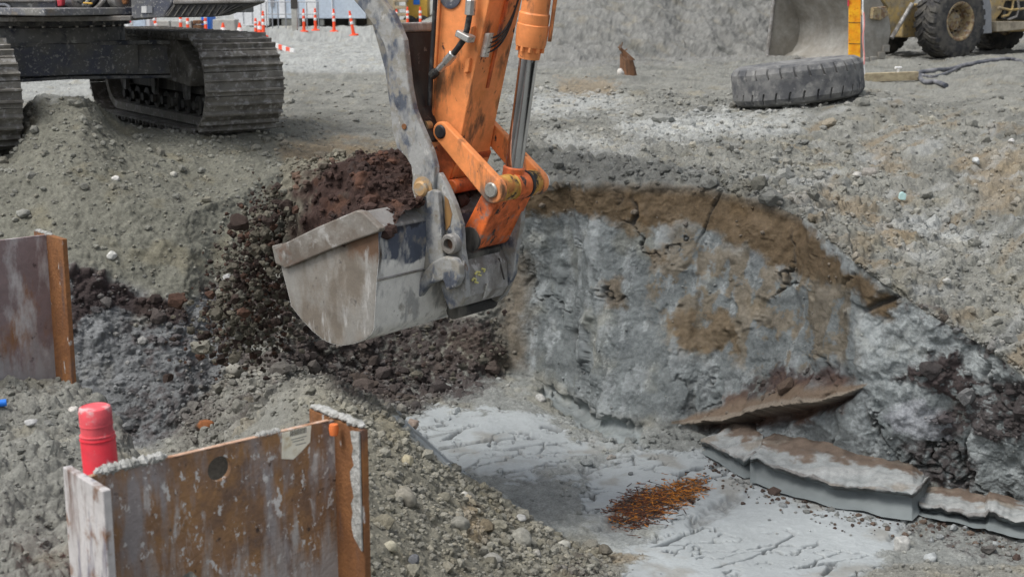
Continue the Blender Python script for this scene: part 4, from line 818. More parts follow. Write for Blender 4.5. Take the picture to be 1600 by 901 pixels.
soil_sheet('soil_heap', pf2.reshape(na, nb_, 3), np.concatenate([cc, np.zeros((len(cc), 1))], 1), 'heap of dark brown peat and grey soil spilling over the excavator bucket', 'soil', close=keep)
# crumbs on the heap and crumbs dropping from it into the pit
nf = 1500; kk = np.where(keep.ravel())[0]; k = kk[RNG.integers(0, len(kk), nf)]; pk = pf2[k] + RNG.normal(0, .015, (nf, 3)); sz = np.clip(RNG.lognormal(math.log(.016), .5, nf), .006, .06)
scatter('heap_crumbs', None, sz, lambda i, q: cc[k[q]]*(.9+.5*RNG.random()), ICO1, 'crumbs of brown peat and grey soil lying on the heap in the bucket', 'soil crumbs', M['soil'], .45, 3, pos=pk, seedo=60)
nf = 3800; pos = []; cf = []
for q in range(nf):
    t = RNG.random()**1.15; x = 442 - 70*t**.8 + RNG.normal(0, 22+26*t); y = 318 + 235*t + RNG.normal(0, 22); pos.append(atY(x, y, 9.0 + RNG.normal(.25, .3) + .9*t)); cf.append(RNG.choice(4, p=(.38, .40, .12, .10)))
fc = np.array(((.115, .105, .082), (.045, .032, .027), (.075, .042, .030), (.16, .155, .13)), np.float32)
sz = np.clip(RNG.lognormal(math.log(.0095), .75, nf), .003, .085)
scatter('falling_soil', None, sz, lambda i, q: fc[cf[q]]*(.8+.5*RNG.random()), ICO2, 'lumps of soil dropping from the bucket lip to the rubble', 'falling soil', M['soil'], .6, 6, pos=np.array(pos), seedo=80)
nf = 170; pos = []
for q in range(nf):
    x = RNG.uniform(600, 790); y = 500 + RNG.uniform(0, 105) - (x-600)*.1; pos.append(atY(x, y, 10.2 + RNG.uniform(0, 1.2)))
scatter('dropping_crumbs', None, np.clip(RNG.lognormal(math.log(.012), .6, nf), .005, .05), lambda i, q: fc[1 if RNG.random() < .6 else 0]*(.8+.4*RNG.random()), ICO1, 'small crumbs dropping under the quick coupler', 'falling soil', M['soil'], .5, 3, pos=np.array(pos), seedo=90)
b = MB(); s0, s1 = atY(612, 247, 9.35), atY(617, 304, 9.15); b.prism([s0+W*-.022, s0+W*.02+UP*.02, s1+W*.03, s1-W*.03], PD*.03); tag(b.build('wood_stake', M['wood'], None, bevel=.004), 'split brown stick poking up out of the peat in the bucket', 'stick')
b = MB(); b.tube([atY(x, y, 8.95) for x, y in ((531, 322), (542, 326), (556, 329))], .018, 6); tag(b.build('root_piece', M['wood'], None), 'short orange brown root lying on the heap by the bucket rim', 'root')

# ================================================================== CLAY LEDGES AT THE FOOT OF THE WALL
def ledge(name, st, label, brown, seed, nlong=240):
    """st: px, floor row, lip row, back row"""
    st = np.array(st, float); s = np.linspace(0, len(st)-1, nlong); I = [np.interp(s, np.arange(len(st)), st[:, q]) for q in range(5)]
    rows = []
    for q in range(nlong):
        px, pf_, pl_, pb_, bx = [I[j][q] for j in range(5)]; wq = perlin(np.array([[px*.035, seed, .5], [px*.11, seed, 3.5], [px*.03, seed, 7.5]])); pl_ += 4*wq[0]+2.2*wq[1]; pf_ += 3*wq[2]-2
        f0 = atZ(px, pf_, -2.015); Yf = f0[1]
        u0 = atY(px, pl_+5, Yf+.10); n0 = atY(px, pl_, Yf-.01); n1 = atY(px, pl_-3.5, Yf+.015); bk = atY(bx, pb_, Yf+.62); deep = bk + np.array((0, .5, -.05))
        vb = np.array((f0[0], f0[1], 0))/math.hypot(f0[0], f0[1]); A_ = [f0+(u0-f0)*t - vb*.07*(1-t)**4 for t in np.linspace(0, 1, 22)] + [u0+(n0-u0)*t for t in np.linspace(.2, 1, 6)] + [n0+(n1-n0)*t for t in np.linspace(.3, 1, 3)] + [n1+(bk-n1)*t for t in np.linspace(.03, 1, 44)] + [deep]
        rows.append(A_)
    Pg = np.array(rows); nr = Pg.shape[1]; v = np.tile(np.arange(nr), nlong); pf = Pg.reshape(-1, 3)
    nn = grid_normals(Pg).reshape(-1, 3); top = (v > 27)*1.0; face = (v < 22)*1.0
    ln = fbm(np.stack([pf[:, 0]*.9, pf[:, 1]*7, pf[:, 2]*9], 1)+seed, 4)
    dsp = .012*face*fbm(np.stack([pf[:, 0]*1.5, pf[:, 1]*3, pf[:, 2]*14], 1)+seed+70, 4) + .022*top*ln + .025*top*fbm(pf*5+seed, 4) + .006*fbm(pf*9+seed, 3) + .035*((v > 21) & (v < 33))*fbm(pf*np.array((7, 7, 7))+seed*2, 5, .65)
    sg = -1 if nn[top > 0][:, 2].mean() < 0 else 1
    pf2 = pf + nn*sg*dsp[:, None]
    cc = np.tile(np.array((.20, .225, .228), np.float32), (len(pf), 1)); cc = mixc(cc, (.34, .352, .345), top*(.6+.4*sstep(-.2, .3, ln)))
    cc = mixc(cc, (.13, .085, .055), top*sstep(.0, .22, .8*fbm(pf*4.5+seed+5, 5, .6)+.95*((v-28)/44.).clip(0, 1)-.52+brown)*.85)
    cc = mixc(cc, (.07, .05, .04), ((v >= 22) & (v <= 30))*.55*sstep(-.3, .1, fbm(pf*8+seed, 3))); cc = mixc(cc, (.24, .21, .17), top*sstep(.15, .35, fbm(pf*3+seed+25, 4))*.7)
    cc = mixc(cc, (.05, .04, .035), top*sstep(.62, .95, (v-28)/44.)*sstep(-.2, .2, fbm(pf*7+seed, 4))*.6)
    cc = mixc(cc, (.15, .17, .172), face*sstep(-.1, .3, fbm(np.stack([pf[:, 0]*1.2, pf[:, 1]*2, pf[:, 2]*10], 1)+seed+31, 4))*.6)
    cc = cc*np.clip(1+.16*fbm(pf*6+seed, 4)+.35*top*fbm(pf*16, 4, .6), .5, 1.5)[:, None]
    al = np.where(face > 0, 1.0, .55)
    o = soil_sheet(name, pf2.reshape(nlong, nr, 3), np.concatenate([cc.clip(.01, .8), al[:, None]], 1), label, 'clay ledge', None)
    return o
ledge('clay_ledge', [(1172, 752, 716, 682, 1196), (1182, 752, 715, 680, 1200), (1215, 764, 731, 682, 1222), (1250, 775, 745, 688, 1252), (1300, 787, 757, 694, 1305), (1350, 796, 764, 704, 1352), (1400, 806, 769, 716, 1400), (1425, 810, 770, 724, 1425), (1436, 800, 764, 732, 1446), (1446, 780, 752, 738, 1452), (1453, 765, 744, 738, 1456)], 'long undercut slab of pale clay with a smooth wet face', .0, 3)
ledge('clay_ledge', [(1097, 706, 692, 676, 1112), (1108, 712, 691, 668, 1118), (1125, 722, 702, 664, 1130), (1145, 734, 713, 663, 1150), (1163, 744, 722, 665, 1172), (1176, 742, 712, 666, 1188), (1190, 730, 698, 666, 1196)], 'short broken clay block left of the long undercut slab', -.12, 8, 120)
ledge('clay_ledge', [(1436, 800, 790, 752, 1446), (1470, 810, 794, 750, 1474), (1510, 818, 802, 756, 1512), (1540, 822, 808, 762, 1540), (1545, 826, 800, 760, 1546), (1580, 834, 812, 772, 1580), (1640, 845, 826, 790, 1640), (1720, 860, 845, 810, 1720)], 'low clay ledge with a brown stained top at the far right', .08, 14, 160)
nf = 420; pos = []
for q in range(nf):
    x = RNG.uniform(1100, 1590); yb = np.interp(x, [1100, 1175, 1250, 1350, 1440, 1600], [712, 752, 780, 802, 806, 842]); g, _ = ground_at(x, yb + abs(RNG.normal(0, 16)) + 2); pos.append(g + UP*.004)
lcol = np.array(((.20, .205, .195), (.07, .05, .042), (.27, .285, .285), (.12, .09, .07)), np.float32)
scatter('ledge_crumbs', None, np.clip(RNG.lognormal(math.log(.010), .65, nf), .003, .05), lambda i, q: lcol[RNG.integers(0, 4)]*(.8+.4*RNG.random()), ICO1, 'crumbs of clay and peat scattered along the foot of the clay ledges', 'soil crumbs', M['soil'], .5, 4, pos=np.array(pos), seedo=120)
# splintered orange wood in the clay
nch = 2200; V = []; Fc = []; C = []
for q in range(nch):
    while True:
        x, y = RNG.uniform(925, 1125), RNG.uniform(738, 840)
        if poly_mask(np.array([x]), np.array([y]), [(950, 800), (985, 770), (1060, 752), (1104, 750), (1090, 772), (1040, 800), (990, 824), (965, 818)], 22)[0]**1.6 > RNG.random(): break
    g, _ = ground_at(x, y); a = RNG.normal(.5, 1.1); d = np.array((math.cos(a), math.sin(a), RNG.normal(.0, .10))); e = np.cross(d, UP+RNG.normal(0, .4, 3)); e /= np.linalg.norm(e); n_ = np.cross(d, e)
    L_, w_2, t_2 = float(np.clip(RNG.lognormal(math.log(.022), .6), .005, .09)), RNG.uniform(.0015, .006), .0015; g = g + UP*RNG.uniform(-.006, .009)
    b0 = [g-d*L_-e*w_2*.4, g+d*L_*1.0-e*w_2*.2, g+d*L_*.8+e*w_2, g-d*L_*.9+e*w_2]
    V += b0 + [z+n_*t_2*2 for z in b0]; o_ = 8*q
    Fc += [(o_, o_+3, o_+2, o_+1), (o_+4, o_+5, o_+6, o_+7)] + [(o_+i, o_+(i+1) % 4, o_+4+(i+1) % 4, o_+4+i) for i in range(4)]
    orange = sstep(980, 1050, x)*sstep(800, 770, y)
    col_ = np.array((.46, .18, .035)) if RNG.random() < .15+.5*orange else (np.array((.15, .055, .028)) if RNG.random() < .6 else np.array((.07, .055, .05)))
    C += [col_*RNG.uniform(.6, 1.25)]*8
tag(fast_mesh('wood_splinters', np.array(V), np.array(Fc), M['soil'], np.concatenate([np.array(C), np.zeros((len(C), 1))], 1), smooth=False), 'patch of rotten orange wood splinters lying on the clay floor', 'wood splinters', kind='stuff')

# ================================================================== SHEET STEEL PILES AND THE RED PIPE
def plate_hole(name, a, b_, ztop, zbot, th, hole, mat, parent, n=36):
    """upright plate from a to b_ (top corners) with one round hole; hole = (distance along, z, radius)"""
    a, b_ = np.array(a), np.array(b_); d = b_-a; L = np.linalg.norm(d[:2]); d = d/np.linalg.norm(d); nr_ = np.cross(d, UP); nr_ /= np.linalg.norm(nr_)
    bm = bmesh.new(); off = BASE[parent.name]
    pt = lambda s, z: Vector((a + d*s)*np.array((1, 1, 0)) + UP*z - off)
    def ring_(pts): 
        vs = [bm.verts.new(q) for q in pts]; return [bm.edges.new((vs[i], vs[(i+1) % len(vs)])) for i in range(len(vs))]
    slope = (b_[2]-a[2])/L; ns = 24
    outer = [pt(L*k/ns, a[2]+slope*L*k/ns + (.004*math.sin(k*2.1) if 0 < k < ns else 0)) for k in range(ns+1)] + [pt(L, zbot), pt(0, zbot)]
    ed = ring_(outer) + ring_([pt(hole[0]+hole[2]*math.cos(2*math.pi*k/n), hole[1]+hole[2]*math.sin(2*math.pi*k/n)) for k in range(n)])
    bmesh.ops.triangle_fill(bm, use_beauty=True, use_dissolve=False, edges=ed)
    r = bmesh.ops.extrude_face_region(bm, geom=list(bm.faces)); bmesh.ops.translate(bm, verts=[g for g in r['geom'] if isinstance(g, bmesh.types.BMVert)], vec=Vector(nr_*-th))
    bmesh.ops.recalc_face_normals(bm, faces=bm.faces)
    me = bpy.data.meshes.new(name); bm.to_mesh(me); bm.free(); me.materials.append(mat)
    o = bpy.data.objects.new(name, me); COL.objects.link(o); o.parent = parent; BASE[o.name] = off; return o
ZT = .10
Lj, Rj = atZ(140, 745, ZT), atZ(522, 656, ZT); wd = Rj-Lj; WL = np.linalg.norm(wd); wd /= WL; fd = np.array((wd[1], -wd[0], 0))   # fd: towards the camera, right
pile = thing('steel_pile', Lj*np.array((1, 1, 0))-UP*1.1, 'rusty wide flanged steel pile with a round hole and a paper label', 'steel pile', 'steel piles')
hp0 = Lj + wd*0
# hole position: intersect the ray with the web plane
nw = fd; hq = onplane(343, 732, nw, nw.dot(Lj)); hs_ = (hq-Lj).dot(wd)
plate_hole('web', Lj, Rj, ZT, -1.1, .02, (hs_, hq[2], .044), M['rust'], pile)
for nm, j, mt, f0, f1 in (('flange', Lj, M['paint_smeared'], -.14, .155), ('flange', Rj, M['rust_flange'], -.165, .17)):
    b = MB(); s = -1 if j is Lj else 1
    b.prism([j+fd*f0-UP*1.2, j+fd*f1-UP*1.2, j+fd*f1+UP*(.004), j+fd*f0+UP*(.004)], wd*s*.028); fl_ = b.build(nm, mt, pile, bevel=.004)
    if s == 1:
        # mortar dried along the flange's edge and top
        b = MB(); rr = random.Random(4)
        top = [j+wd*.014+fd*(f0+(f1-f0)*k/26)+UP*(.012+.008*rr.random()) for k in range(27)]; o = crust('mortar_crust', top, .019, 5, M['crust'], fl_)
        b = MB(); ed = [j+wd*(.0)+fd*(f1-.035-.03*rr.random()*1)-UP*(.01+.03*k) for k in range(14)]; pts = [j+fd*(f1+.001)-wd*.004] + ed + [j+fd*(f1+.001)-UP*.44-wd*.004]
        b.prism([q-wd*.004 for q in [j+fd*(f1-.002)] + ed + [j+fd*(f1-.002)-UP*.44]], wd*-.006); b.build('mortar_smear', M['crust'], fl_)
        b = MB(); b.lathe(j-wd*.035+fd*.05+UP*.0-wd*.0, UP, [(0, -.04), (.014, -.035), (.018, -.012), (.015, .004), (0, .006)], 14); b.build('paint_mark', M['spray_orange'], fl_, smooth=60)
b = MB(); rr = random.Random(9)
crust('mortar_crust', [Lj+wd*(.02+.25*k/20)+UP*.008-fd*.012 for k in range(21)], .020, 2, M['crust'], pile, .8)
crust('mortar_crust', [Lj+wd*(.60+.10*k/14)+UP*.004-fd*.012 for k in range(15)], .012, 3, M['crust'], pile, .8)
MB().prism([Lj+wd*.03+UP*.0005, Rj-wd*.02+UP*.0005, Rj-wd*.02-fd*.019+UP*.0005, Lj+wd*.03-fd*.019+UP*.0005], UP*.003).build('cut_edge', dirty('rusty_cut_edge', (.50, .32, .22, 1), [((.6, .56, .52, 1), 9, .58, .06), ((.3, .15, .08, 1), 14, .6, .06)], .8), pile)
lp = [onplane(x, y, fd, fd.dot(Lj)+.0005) for x, y in ((441, 676), (486, 664), (484, 690), (472, 703), (458, 717), (440, 716))]
lb = MB().prism(lp, fd*.0022).build('paper_label', M['label_white'], pile)
bx = 0
for k in range(17):
    w2 = .7+.9*((k*7) % 5)/4; x = 453+bx; bx += w2+.75
    if x > 479: break
    MB().prism([onplane(xx, yy - (xx-441)*.26, fd, fd.dot(Lj)+.003) for xx, yy in ((x, 676), (x+w2*.75, 676), (x+w2*.75, 685), (x, 685))], fd*.0006).build('bar', M['ink'], lb)
for y, x0, x1 in ((690, 455, 479), (694, 457, 475), (700, 462, 478)):
    MB().prism([onplane(xx, yy - (xx-441)*.26, fd, fd.dot(Lj)+.003) for xx, yy in ((x0, y), (x1, y), (x1, y+.9), (x0, y+.9))], fd*.0006).build('print_line', M['ink'], lb)
# second pile, further back at the left edge
Z2 = .30; Rk = atZ(72, 367, Z2); Lk_ = Rk - wd*1.25; Lk_ = Rk - np.array((.74, .66, 0))/np.linalg.norm((.74, .66))*.95; w2d = (Rk-Lk_)/np.linalg.norm(Rk-Lk_); f2d = np.array((w2d[1], -w2d[0], 0))
pile2 = thing('steel_pile', Rk*np.array((1, 1, 0))-UP*.9, 'purple brown rusted steel pile cut off by the left edge, standing in the bank', 'steel pile', 'steel piles')
MB().prism([Lk_-UP*1.5, Rk-UP*1.5, Rk, Lk_], -f2d*.02).build('web', M['rust_far'], pile2)
MB().prism([Rk-f2d*.16-UP*1.3, Rk+f2d*.2-UP*1.3, Rk+f2d*.2+UP*.003, Rk-f2d*.16+UP*.003], w2d*.028).build('flange', M['rust_flange'], pile2, bevel=.004)
MB().prism([Lk_-f2d*.16-UP*1.3, Lk_+f2d*.2-UP*1.3, Lk_+f2d*.2+UP*.003, Lk_-f2d*.16+UP*.003], -w2d*.028).build('flange', M['rust_flange'], pile2, bevel=.004)
crust('mortar_crust', [Rk+w2d*.014+f2d*(-.16+.2*k/12)+UP*.005 for k in range(13)], .014, 7, M['crust'], pile2)
# red pipe standing behind the web
pc = atY(158, 736, 4.72); zt = atY(156, 634, 4.72)[2]
pipe = thing('red_pipe', pc - UP*.6, 'short red plastic pipe with a faded round cap standing behind the rusty pile', 'pipe')
lean = np.array((-.035, 0, 1.)); lean /= np.linalg.norm(lean)
Hh = zt-pc[2]
MB().lathe(pc-lean*.7, lean, [(.0, 0), (.0605, 0), (.0605, .7+Hh*.54), (.0575, .7+Hh*.56), (.0, .7+Hh*.56)], 36).build('sleeve', M['red_plastic'], pipe, smooth=40)
MB().lathe(pc+lean*Hh*.52, lean, [(.0, 0), (.0555, .0), (.0555, Hh*.26), (.0, Hh*.26)], 36).build('upper_tube', M['red_cap'], pipe, smooth=40)
MB().lathe(pc+lean*Hh*.74, lean, [(.0, 0), (.0565, .0), (.0565, Hh*.20), (.053, Hh*.245), (.046, Hh*.26), (.043, Hh*.25), (.0, Hh*.248)], 36).build('cap', M['red_cap'], pipe, smooth=35)
for t_, r_2, m_ in ((.715, .0575, 'red_cap'), (.56, .0605, 'red_cap'), (.50, .0625, 'red_plastic')):
    MB().lathe(pc+lean*Hh*t_, lean, [(.050, 0), (r_2, .002), (r_2, .006), (.050, .008)], 36, closed=True).build('rib', M[m_], pipe, smooth=40)

# ================================================================== LOOSE TYRE, MARKER BOARD, HOSE, WOOD
tc = atY(1246, 127, 19.2); ta = np.array((-.115, .035, 1.)); ta /= np.linalg.norm(ta); tr_ = .875; tw = .27
ty = thing('loose_tyre', tc-UP*.3, 'large worn grey earthmover tyre lying flat on the bank above the pit', 'tyre')
prof_t = [(.46, -tw*.72), (.47, -tw*.86), (.60, -tw), (.78, -tw*.97), (.835, -tw*.86), (tr_-.036, -tw*.66), (tr_-.036, -tw*.36), (tr_+.003, -tw*.31), (tr_+.003, tw*.31), (tr_-.036, tw*.36), (tr_-.036, tw*.66), (.835, tw*.86), (.78, tw*.97), (.60, tw), (.47, tw*.86), (.46, tw*.72), (.50, tw*.6), (.72, tw*.5), (.78, 0), (.72, -tw*.5), (.50, -tw*.6)]
tb = MB().lathe(tc, ta, prof_t, 96, closed=True).build('tyre_body', M['tyre'], ty, smooth=40)
e1 = np.cross(np.array((0, 1., 0)), ta); e1 /= np.linalg.norm(e1); e2 = np.cross(ta, e1)
NL = 30
for s in (-1, 1):
    b = MB()
    for k in range(NL):
        a0 = 2*math.pi*(k+.0+(.5 if s > 0 else 0))/NL; wv = 2*math.pi/NL*.86; sk = .03
        for sub in range(3):
            pass
        def tp(a, z, r): return tc + (e1*math.cos(a)+e2*math.sin(a))*r + ta*z
        zs = [(.30*s, tr_-.012), (.0*s, tr_-.012)]
        prof4 = [(.08*s*tw/.27, tr_+.004), (tw*.62*s, tr_+.004), (tw*.84*s, .842), (tw*.86*s, .80), (.08*s*tw/.27, .80)]
        v = [tp(a0 + (sk if abs(z) < .1 else 0), z, r) for z, r in prof4] + [tp(a0+wv*.5 + (sk if abs(z) < .1 else 0), z, r) for z, r in prof4] + [tp(a0+wv + (sk if abs(z) < .1 else 0), z, r) for z, r in prof4]
        f = []
        for j in range(2):
            for i in range(5): f.append((j*5+i, j*5+(i+1) % 5, (j+1)*5+(i+1) % 5, (j+1)*5+i))
        f += [(0, 1, 2, 3, 4), (14, 13, 12, 11, 10)]; b.add(v, f)
    b.build('tread', M['tyre'], ty, bevel=.006)
mk = thing('marker_board', atZ(1336, 108, 0), 'bright orange marker board standing behind the loose tyre', 'marker board')
Ym = 21.0
m0 = MB().prism([atY(x, y, Ym) for x, y in ((1325.5, 118), (1344, 118), (1346, -90), (1327.5, -90))], (0, .03, 0)).build('board', M['stake'], mk, bevel=.004)
for y in (35, 68): MB().prism([atY(x, yy, Ym-.004) for x, yy in ((1326, y), (1345, y+.5), (1345, y+1.2), (1326, y+.8))], (0, .003, 0)).build('seam', M['ink'], m0)
MB().prism([atY(x, yy, Ym-.012) for x, yy in ((1325.4, 10), (1327, 10), (1326.6, -80), (1325.8, -80))], (0, .05, 0)).build('red_edge', M['red_plastic'], m0)
sk_ = thing('survey_stake', atZ(1350, 112, 0), 'thin pale stake with pink ribbon just right of the orange marker board', 'stake')
MB().tube([atY(1350.5, 116, 20.6), atY(1347, -60, 20.6)], .012, 6).build('stake_rod', M['white'], sk_)
MB().tube([atY(1349.5 + 1.2*math.sin(k), 20+9*k, 20.58) for k in range(10)], .011, 5).build('ribbon', M['ribbon'], sk_, smooth=60)
q0, q1 = atZ(1348, 127, .02), atZ(1432, 124, .02); dv = (q1-q0)/np.linalg.norm(q1-q0); sdv = np.cross(dv, UP)
bd = MB().box((q0+q1)/2+UP*.06, (dv, -sdv, UP), (np.linalg.norm(q1-q0)/2, .05, .075)).build('lumber', M['lumber'], None, bevel=.006)
tag(bd, 'pale squared timber lying beside the hose end', 'timber')
vv = thing('valve', atZ(1406, 118, .1), 'small white valve standing on the pale timber', 'valve')
vq = (q0+q1)/2 + dv*.17 + UP*.12
MB().cyl(vq, vq+UP*.10, .022, 10).build('valve_stem', M['white'], vv, smooth=40); MB().cyl(vq+UP*.09-dv*.07, vq+UP*.09+dv*.07, .022, 10).build('valve_handle', M['white'], vv, smooth=40)
def gpath(pts, r, lift=.0, Yadd=0):
    out = []
    for x, y in pts:
        g, _ = ground_at(x, y); out.append(g + UP*(r*.8+lift))
    P_ = np.array(out); n = len(P_); s = np.linspace(0, n-1, n*8); o = []
    for q in s:
        i = int(min(q, n-2)); t = q-i; p0, p1, p2_, p3 = P_[max(i-1, 0)], P_[i], P_[i+1], P_[min(i+2, n-1)]
        o.append(.5*((2*p1)+(-p0+p2_)*t+(2*p0-5*p1+4*p2_-p3)*t*t+(-p0+3*p1-3*p2_+p3)*t**3))
    return o
tag(MB().tube(gpath([(1432, 117), (1460, 114), (1485, 111), (1505, 106), (1530, 99), (1555, 97), (1580, 98), (1610, 103), (1650, 110)], .045), .045, 10).build('water_hose', M['hose'], None, smooth=60), 'long black hose arching over the dirt hump by the timber', 'hose')
tag(MB().tube(gpath([(1432, 119), (1456, 120), (1480, 116), (1500, 108)], .03), .03, 8).build('water_hose', M['hose'], None, smooth=60), 'short length of black hose merging into the long hose', 'hose')
tag(MB().tube(gpath([(1436, 124), (1445, 129), (1460, 133), (1478, 136)], .04), .04, 8).build('water_hose', M['hose'], None, smooth=60), 'black hose end half buried in front of the dirt hump', 'hose')
# splintered stump in the middle distance
g, _ = ground_at(982, 119); b = MB(); rr = random.Random(3); n = 14; Hs = .31
rows = []
v = []; f = []
for k in range(7):
    for j in range(n):
        a = 2*math.pi*j/n; r = (.15+.02*rr.random())*(1-.25*k/6)*(1+.12*math.sin(3*a)); top = Hs*(k/6)*(1 + (.35*max(0, math.cos(a-2.6)) + .15*rr.random() if k == 6 else 0))
        v.append(g + np.array((math.cos(a)*r - .04*k/6, math.sin(a)*r*.8, top-.05)))
for k in range(6):
    for j in range(n): f.append((k*n+j, k*n+(j+1) % n, (k+1)*n+(j+1) % n, (k+1)*n+j))
f.append(tuple(6*n+j for j in range(n))); b.add(v, f)
stp = thing('tree_stump', g, 'broken brown stump of wood sticking out of the flat ground', 'stump'); b.build('trunk_piece', M['wood'], stp, smooth=35)
for k in range(6): MB().tube([g+np.array((-.05+.03*k, -.02, Hs*.9)), g+np.array((-.10-.02*k+.05*(k % 2), 0, Hs*1.2+.025*k)), g+np.array((-.12-.03*k+.07*(k % 3), 0, Hs*1.28+.04*k))], .012, 5).build('splinter', M['wood'], stp)

# ================================================================== WHEEL LOADER
HD = np.array((-.866, -.5, 0.)); NN = np.array((.5, -.866, 0.)); wc = atY(1484, 33, 33.0); wc[2] = .84
ld = thing('wheel_loader', (wc[0]+1.0, wc[1]+1.5, 0), 'muddy yellow wheel loader with its bucket down behind the tyre', 'wheel loader')
def loader_wheel():
    wmb = MB(); R, Wd = .87, .33
    pr = [(.42, -Wd*.8), (.45, -Wd), (.62, -Wd*1.02), (.76, -Wd*.98), (.81, -Wd*.85), (.83, -Wd*.5), (.83, Wd*.5), (.81, Wd*.85), (.76, Wd*.98), (.62, Wd*1.02), (.45, Wd), (.42, Wd*.8)]
    c0 = wc - NN*0; wl = thing('wheel', c0, None, None); wl.parent = ld; wl.location = [float(z) for z in (c0-BASE[ld.name])]
    t = MB().lathe(c0, NN, pr, 56, closed=True).build('tyre', M['loader_tyre'], wl, smooth=40)
    e1 = np.cross(UP, NN); e2 = np.cross(NN, e1)
    for s in (-1, 1):
        b = MB()
        for k in range(22):
            a0 = 2*math.pi*(k+(.5 if s > 0 else 0))/22
            def tp(a, z, r): return c0 + (e1*math.cos(a)+e2*math.sin(a))*r + NN*z
            wv = 2*math.pi/22*.56; P4 = [(-.02*s, R, -.20), (Wd*.55*s, R, 0), (Wd*.93*s, R-.03, .03), (Wd*.99*s, .77, .03), (Wd*.3*s, .79, 0), (-.02*s, .79, -.20)]
            v = [tp(a0+sk, z, r) for z, r, sk in P4] + [tp(a0+wv+sk, z, r) for z, r, sk in P4]; n = len(P4)
            b.add(v, [tuple(range(n)), tuple(range(2*n-1, n-1, -1))] + [(i, (i+1) % n, n+(i+1) % n, n+i) for i in range(n)])
        b.build('tread', M['loader_tyre'], wl, bevel=.01)
    MB().lathe(c0+NN*.30, NN, [(.0, -.35), (.44, -.35), (.445, 0), (.45, .02), (.43, .035), (.40, .03), (.37, 0), (.355, -.05), (.345, -.24), (.30, -.26), (.22, -.25), (.20, -.16), (.12, -.14), (.0, -.13)], 40).build('rim', M['rim'], wl, smooth=30)
    for k in range(12):
        a = 2*math.pi*k/12; q = c0+NN*.05+(e1*math.cos(a)+e2*math.sin(a))*.26; MB().cyl(q, q+NN*.05, .022, 6).build('wheel_nut', M['dark_steel'], wl)
    return wl
wl = loader_wheel()
for off in (-NN*2.25, -HD*4.1, -HD*4.1-NN*2.25):
    c_ = copy_tree(wl, ld); c_.location = wl.location + Vector(off)
fr_c = wc - NN*1.12
MB().box(fr_c + UP*.0 - HD*.1, (HD, NN, UP), (.9, .45, .38)).build('front_frame', M['loader'], ld, bevel=.03)
MB().cyl(wc-NN*.1, wc-NN*2.1, .2, 16).build('axle', M['rim'], ld, smooth=40)
MB().cyl(wc-NN*.1-HD*4.1, wc-NN*2.1-HD*4.1, .2, 16).build('axle', M['rim'], ld, smooth=40)
MB().box(fr_c - HD*3.2 + UP*.45, (HD, NN, UP), (2.0, .62, .75)).build('rear_body', M['loader'], ld, bevel=.05)
MB().box(fr_c - HD*1.7 + UP*1.4, (HD, NN, UP), (.8, .75, .9)).build('cab', M['loader'], ld, bevel=.05)
def nplane(px, py, off=0): return onplane(px, py, NN, NN.dot(wc)+off)
def lplate(name, outline, off, th, mat, bev=.01, par=ld): return MB().prism([nplane(x, y, off) for x, y in outline], -NN*th).build(name, mat, par, bevel=bev)
lplate('fender', ((1529, -25), (1543, -20), (1549, 10), (1550, 52), (1531, 53), (1533, 20)), .10, .55, M['grey_metal'])
lplate('side_tank', ((1549, -20), (1600, -20), (1600, 0), (1571, 2), (1565, 20), (1556, 30), (1556, 48), (1549, 48)), -.1, .5, M['loader'])
lplate('access_step', ((1557, 34), (1612, 34), (1612, 44), (1590, 47), (1558, 50)), .1, .35, dirty('beige_step', (.42, .37, .28, 1), [((.25, .22, .17, 1), 4, .52, .1)], .6))
lplate('belly_plate', ((1570, 2), (1640, 2), (1640, 34), (1566, 30)), -.35, .3, M['muddy_dark'])
for k, pts in enumerate((((1575, -5), (1583, 0), (1582, 14), (1575, 24), (1566, 26)), ((1590, -5), (1592, 12), (1588, 26), (1575, 31)), ((1560, 12), (1578, 16), (1600, 14)))):
    MB().tube([nplane(x, y, .0) for x, y in pts], .03, 8).build('pipe', M['loader'] if k != 1 else M['steel_grey'], ld, smooth=60)
for off in (-.35, -1.75):
    lplate('lift_arm', ((1372, -45), (1445, -45), (1432, 0), (1412, 22), (1394, 58), (1386, 48), (1388, 12), (1378, 0)), off, .14, M['loader'], .02)
MB().tube([nplane(1393, 60, -.2), nplane(1425, 6, -.2)], .05, 10).build('arm_pipe', M['steel_grey'], ld, smooth=60)
sidep = [(1337, 99), (1362, 99), (1377, 91), (1386, 77), (1392, 50), (1390, 30), (1380, 8), (1360, -30), (1350, -45), (1352, -20), (1346, 30)]
lbk = lplate('loader_bucket', sidep, .32, .05, M['loader_bucket'], .012)
MB().prism([nplane(x, y, .32)-NN*2.95 for x, y in sidep], -NN*.05).build('far_side', M['loader_bucket'], lbk, bevel=.012)
shl = [(1337, 99), (1362, 99), (1377, 91), (1386, 77), (1392, 50), (1390, 30), (1380, 8), (1360, -30), (1350, -45)]
o3 = [nplane(x, y, .31) for x, y in shl]; cen3 = np.mean(o3, 0); i3 = [q+(cen3-q)/np.linalg.norm(cen3-q)*.04 for q in o3]; n = len(o3); v = o3+i3+[q-NN*2.95 for q in o3]+[q-NN*2.95 for q in i3]; f = []
for k in range(n-1): f += [(k, k+1, 2*n+k+1, 2*n+k), (n+k+1, n+k, 3*n+k, 3*n+k+1)]
f += [(0, 2*n, 3*n, n), (n-1, n, 0)][:1] + [(n-1, 2*n-1, 4*n-1, 3*n-1)]
MB().add(v, f).build('bucket_shell', M['loader_bucket'], lbk, smooth=35)
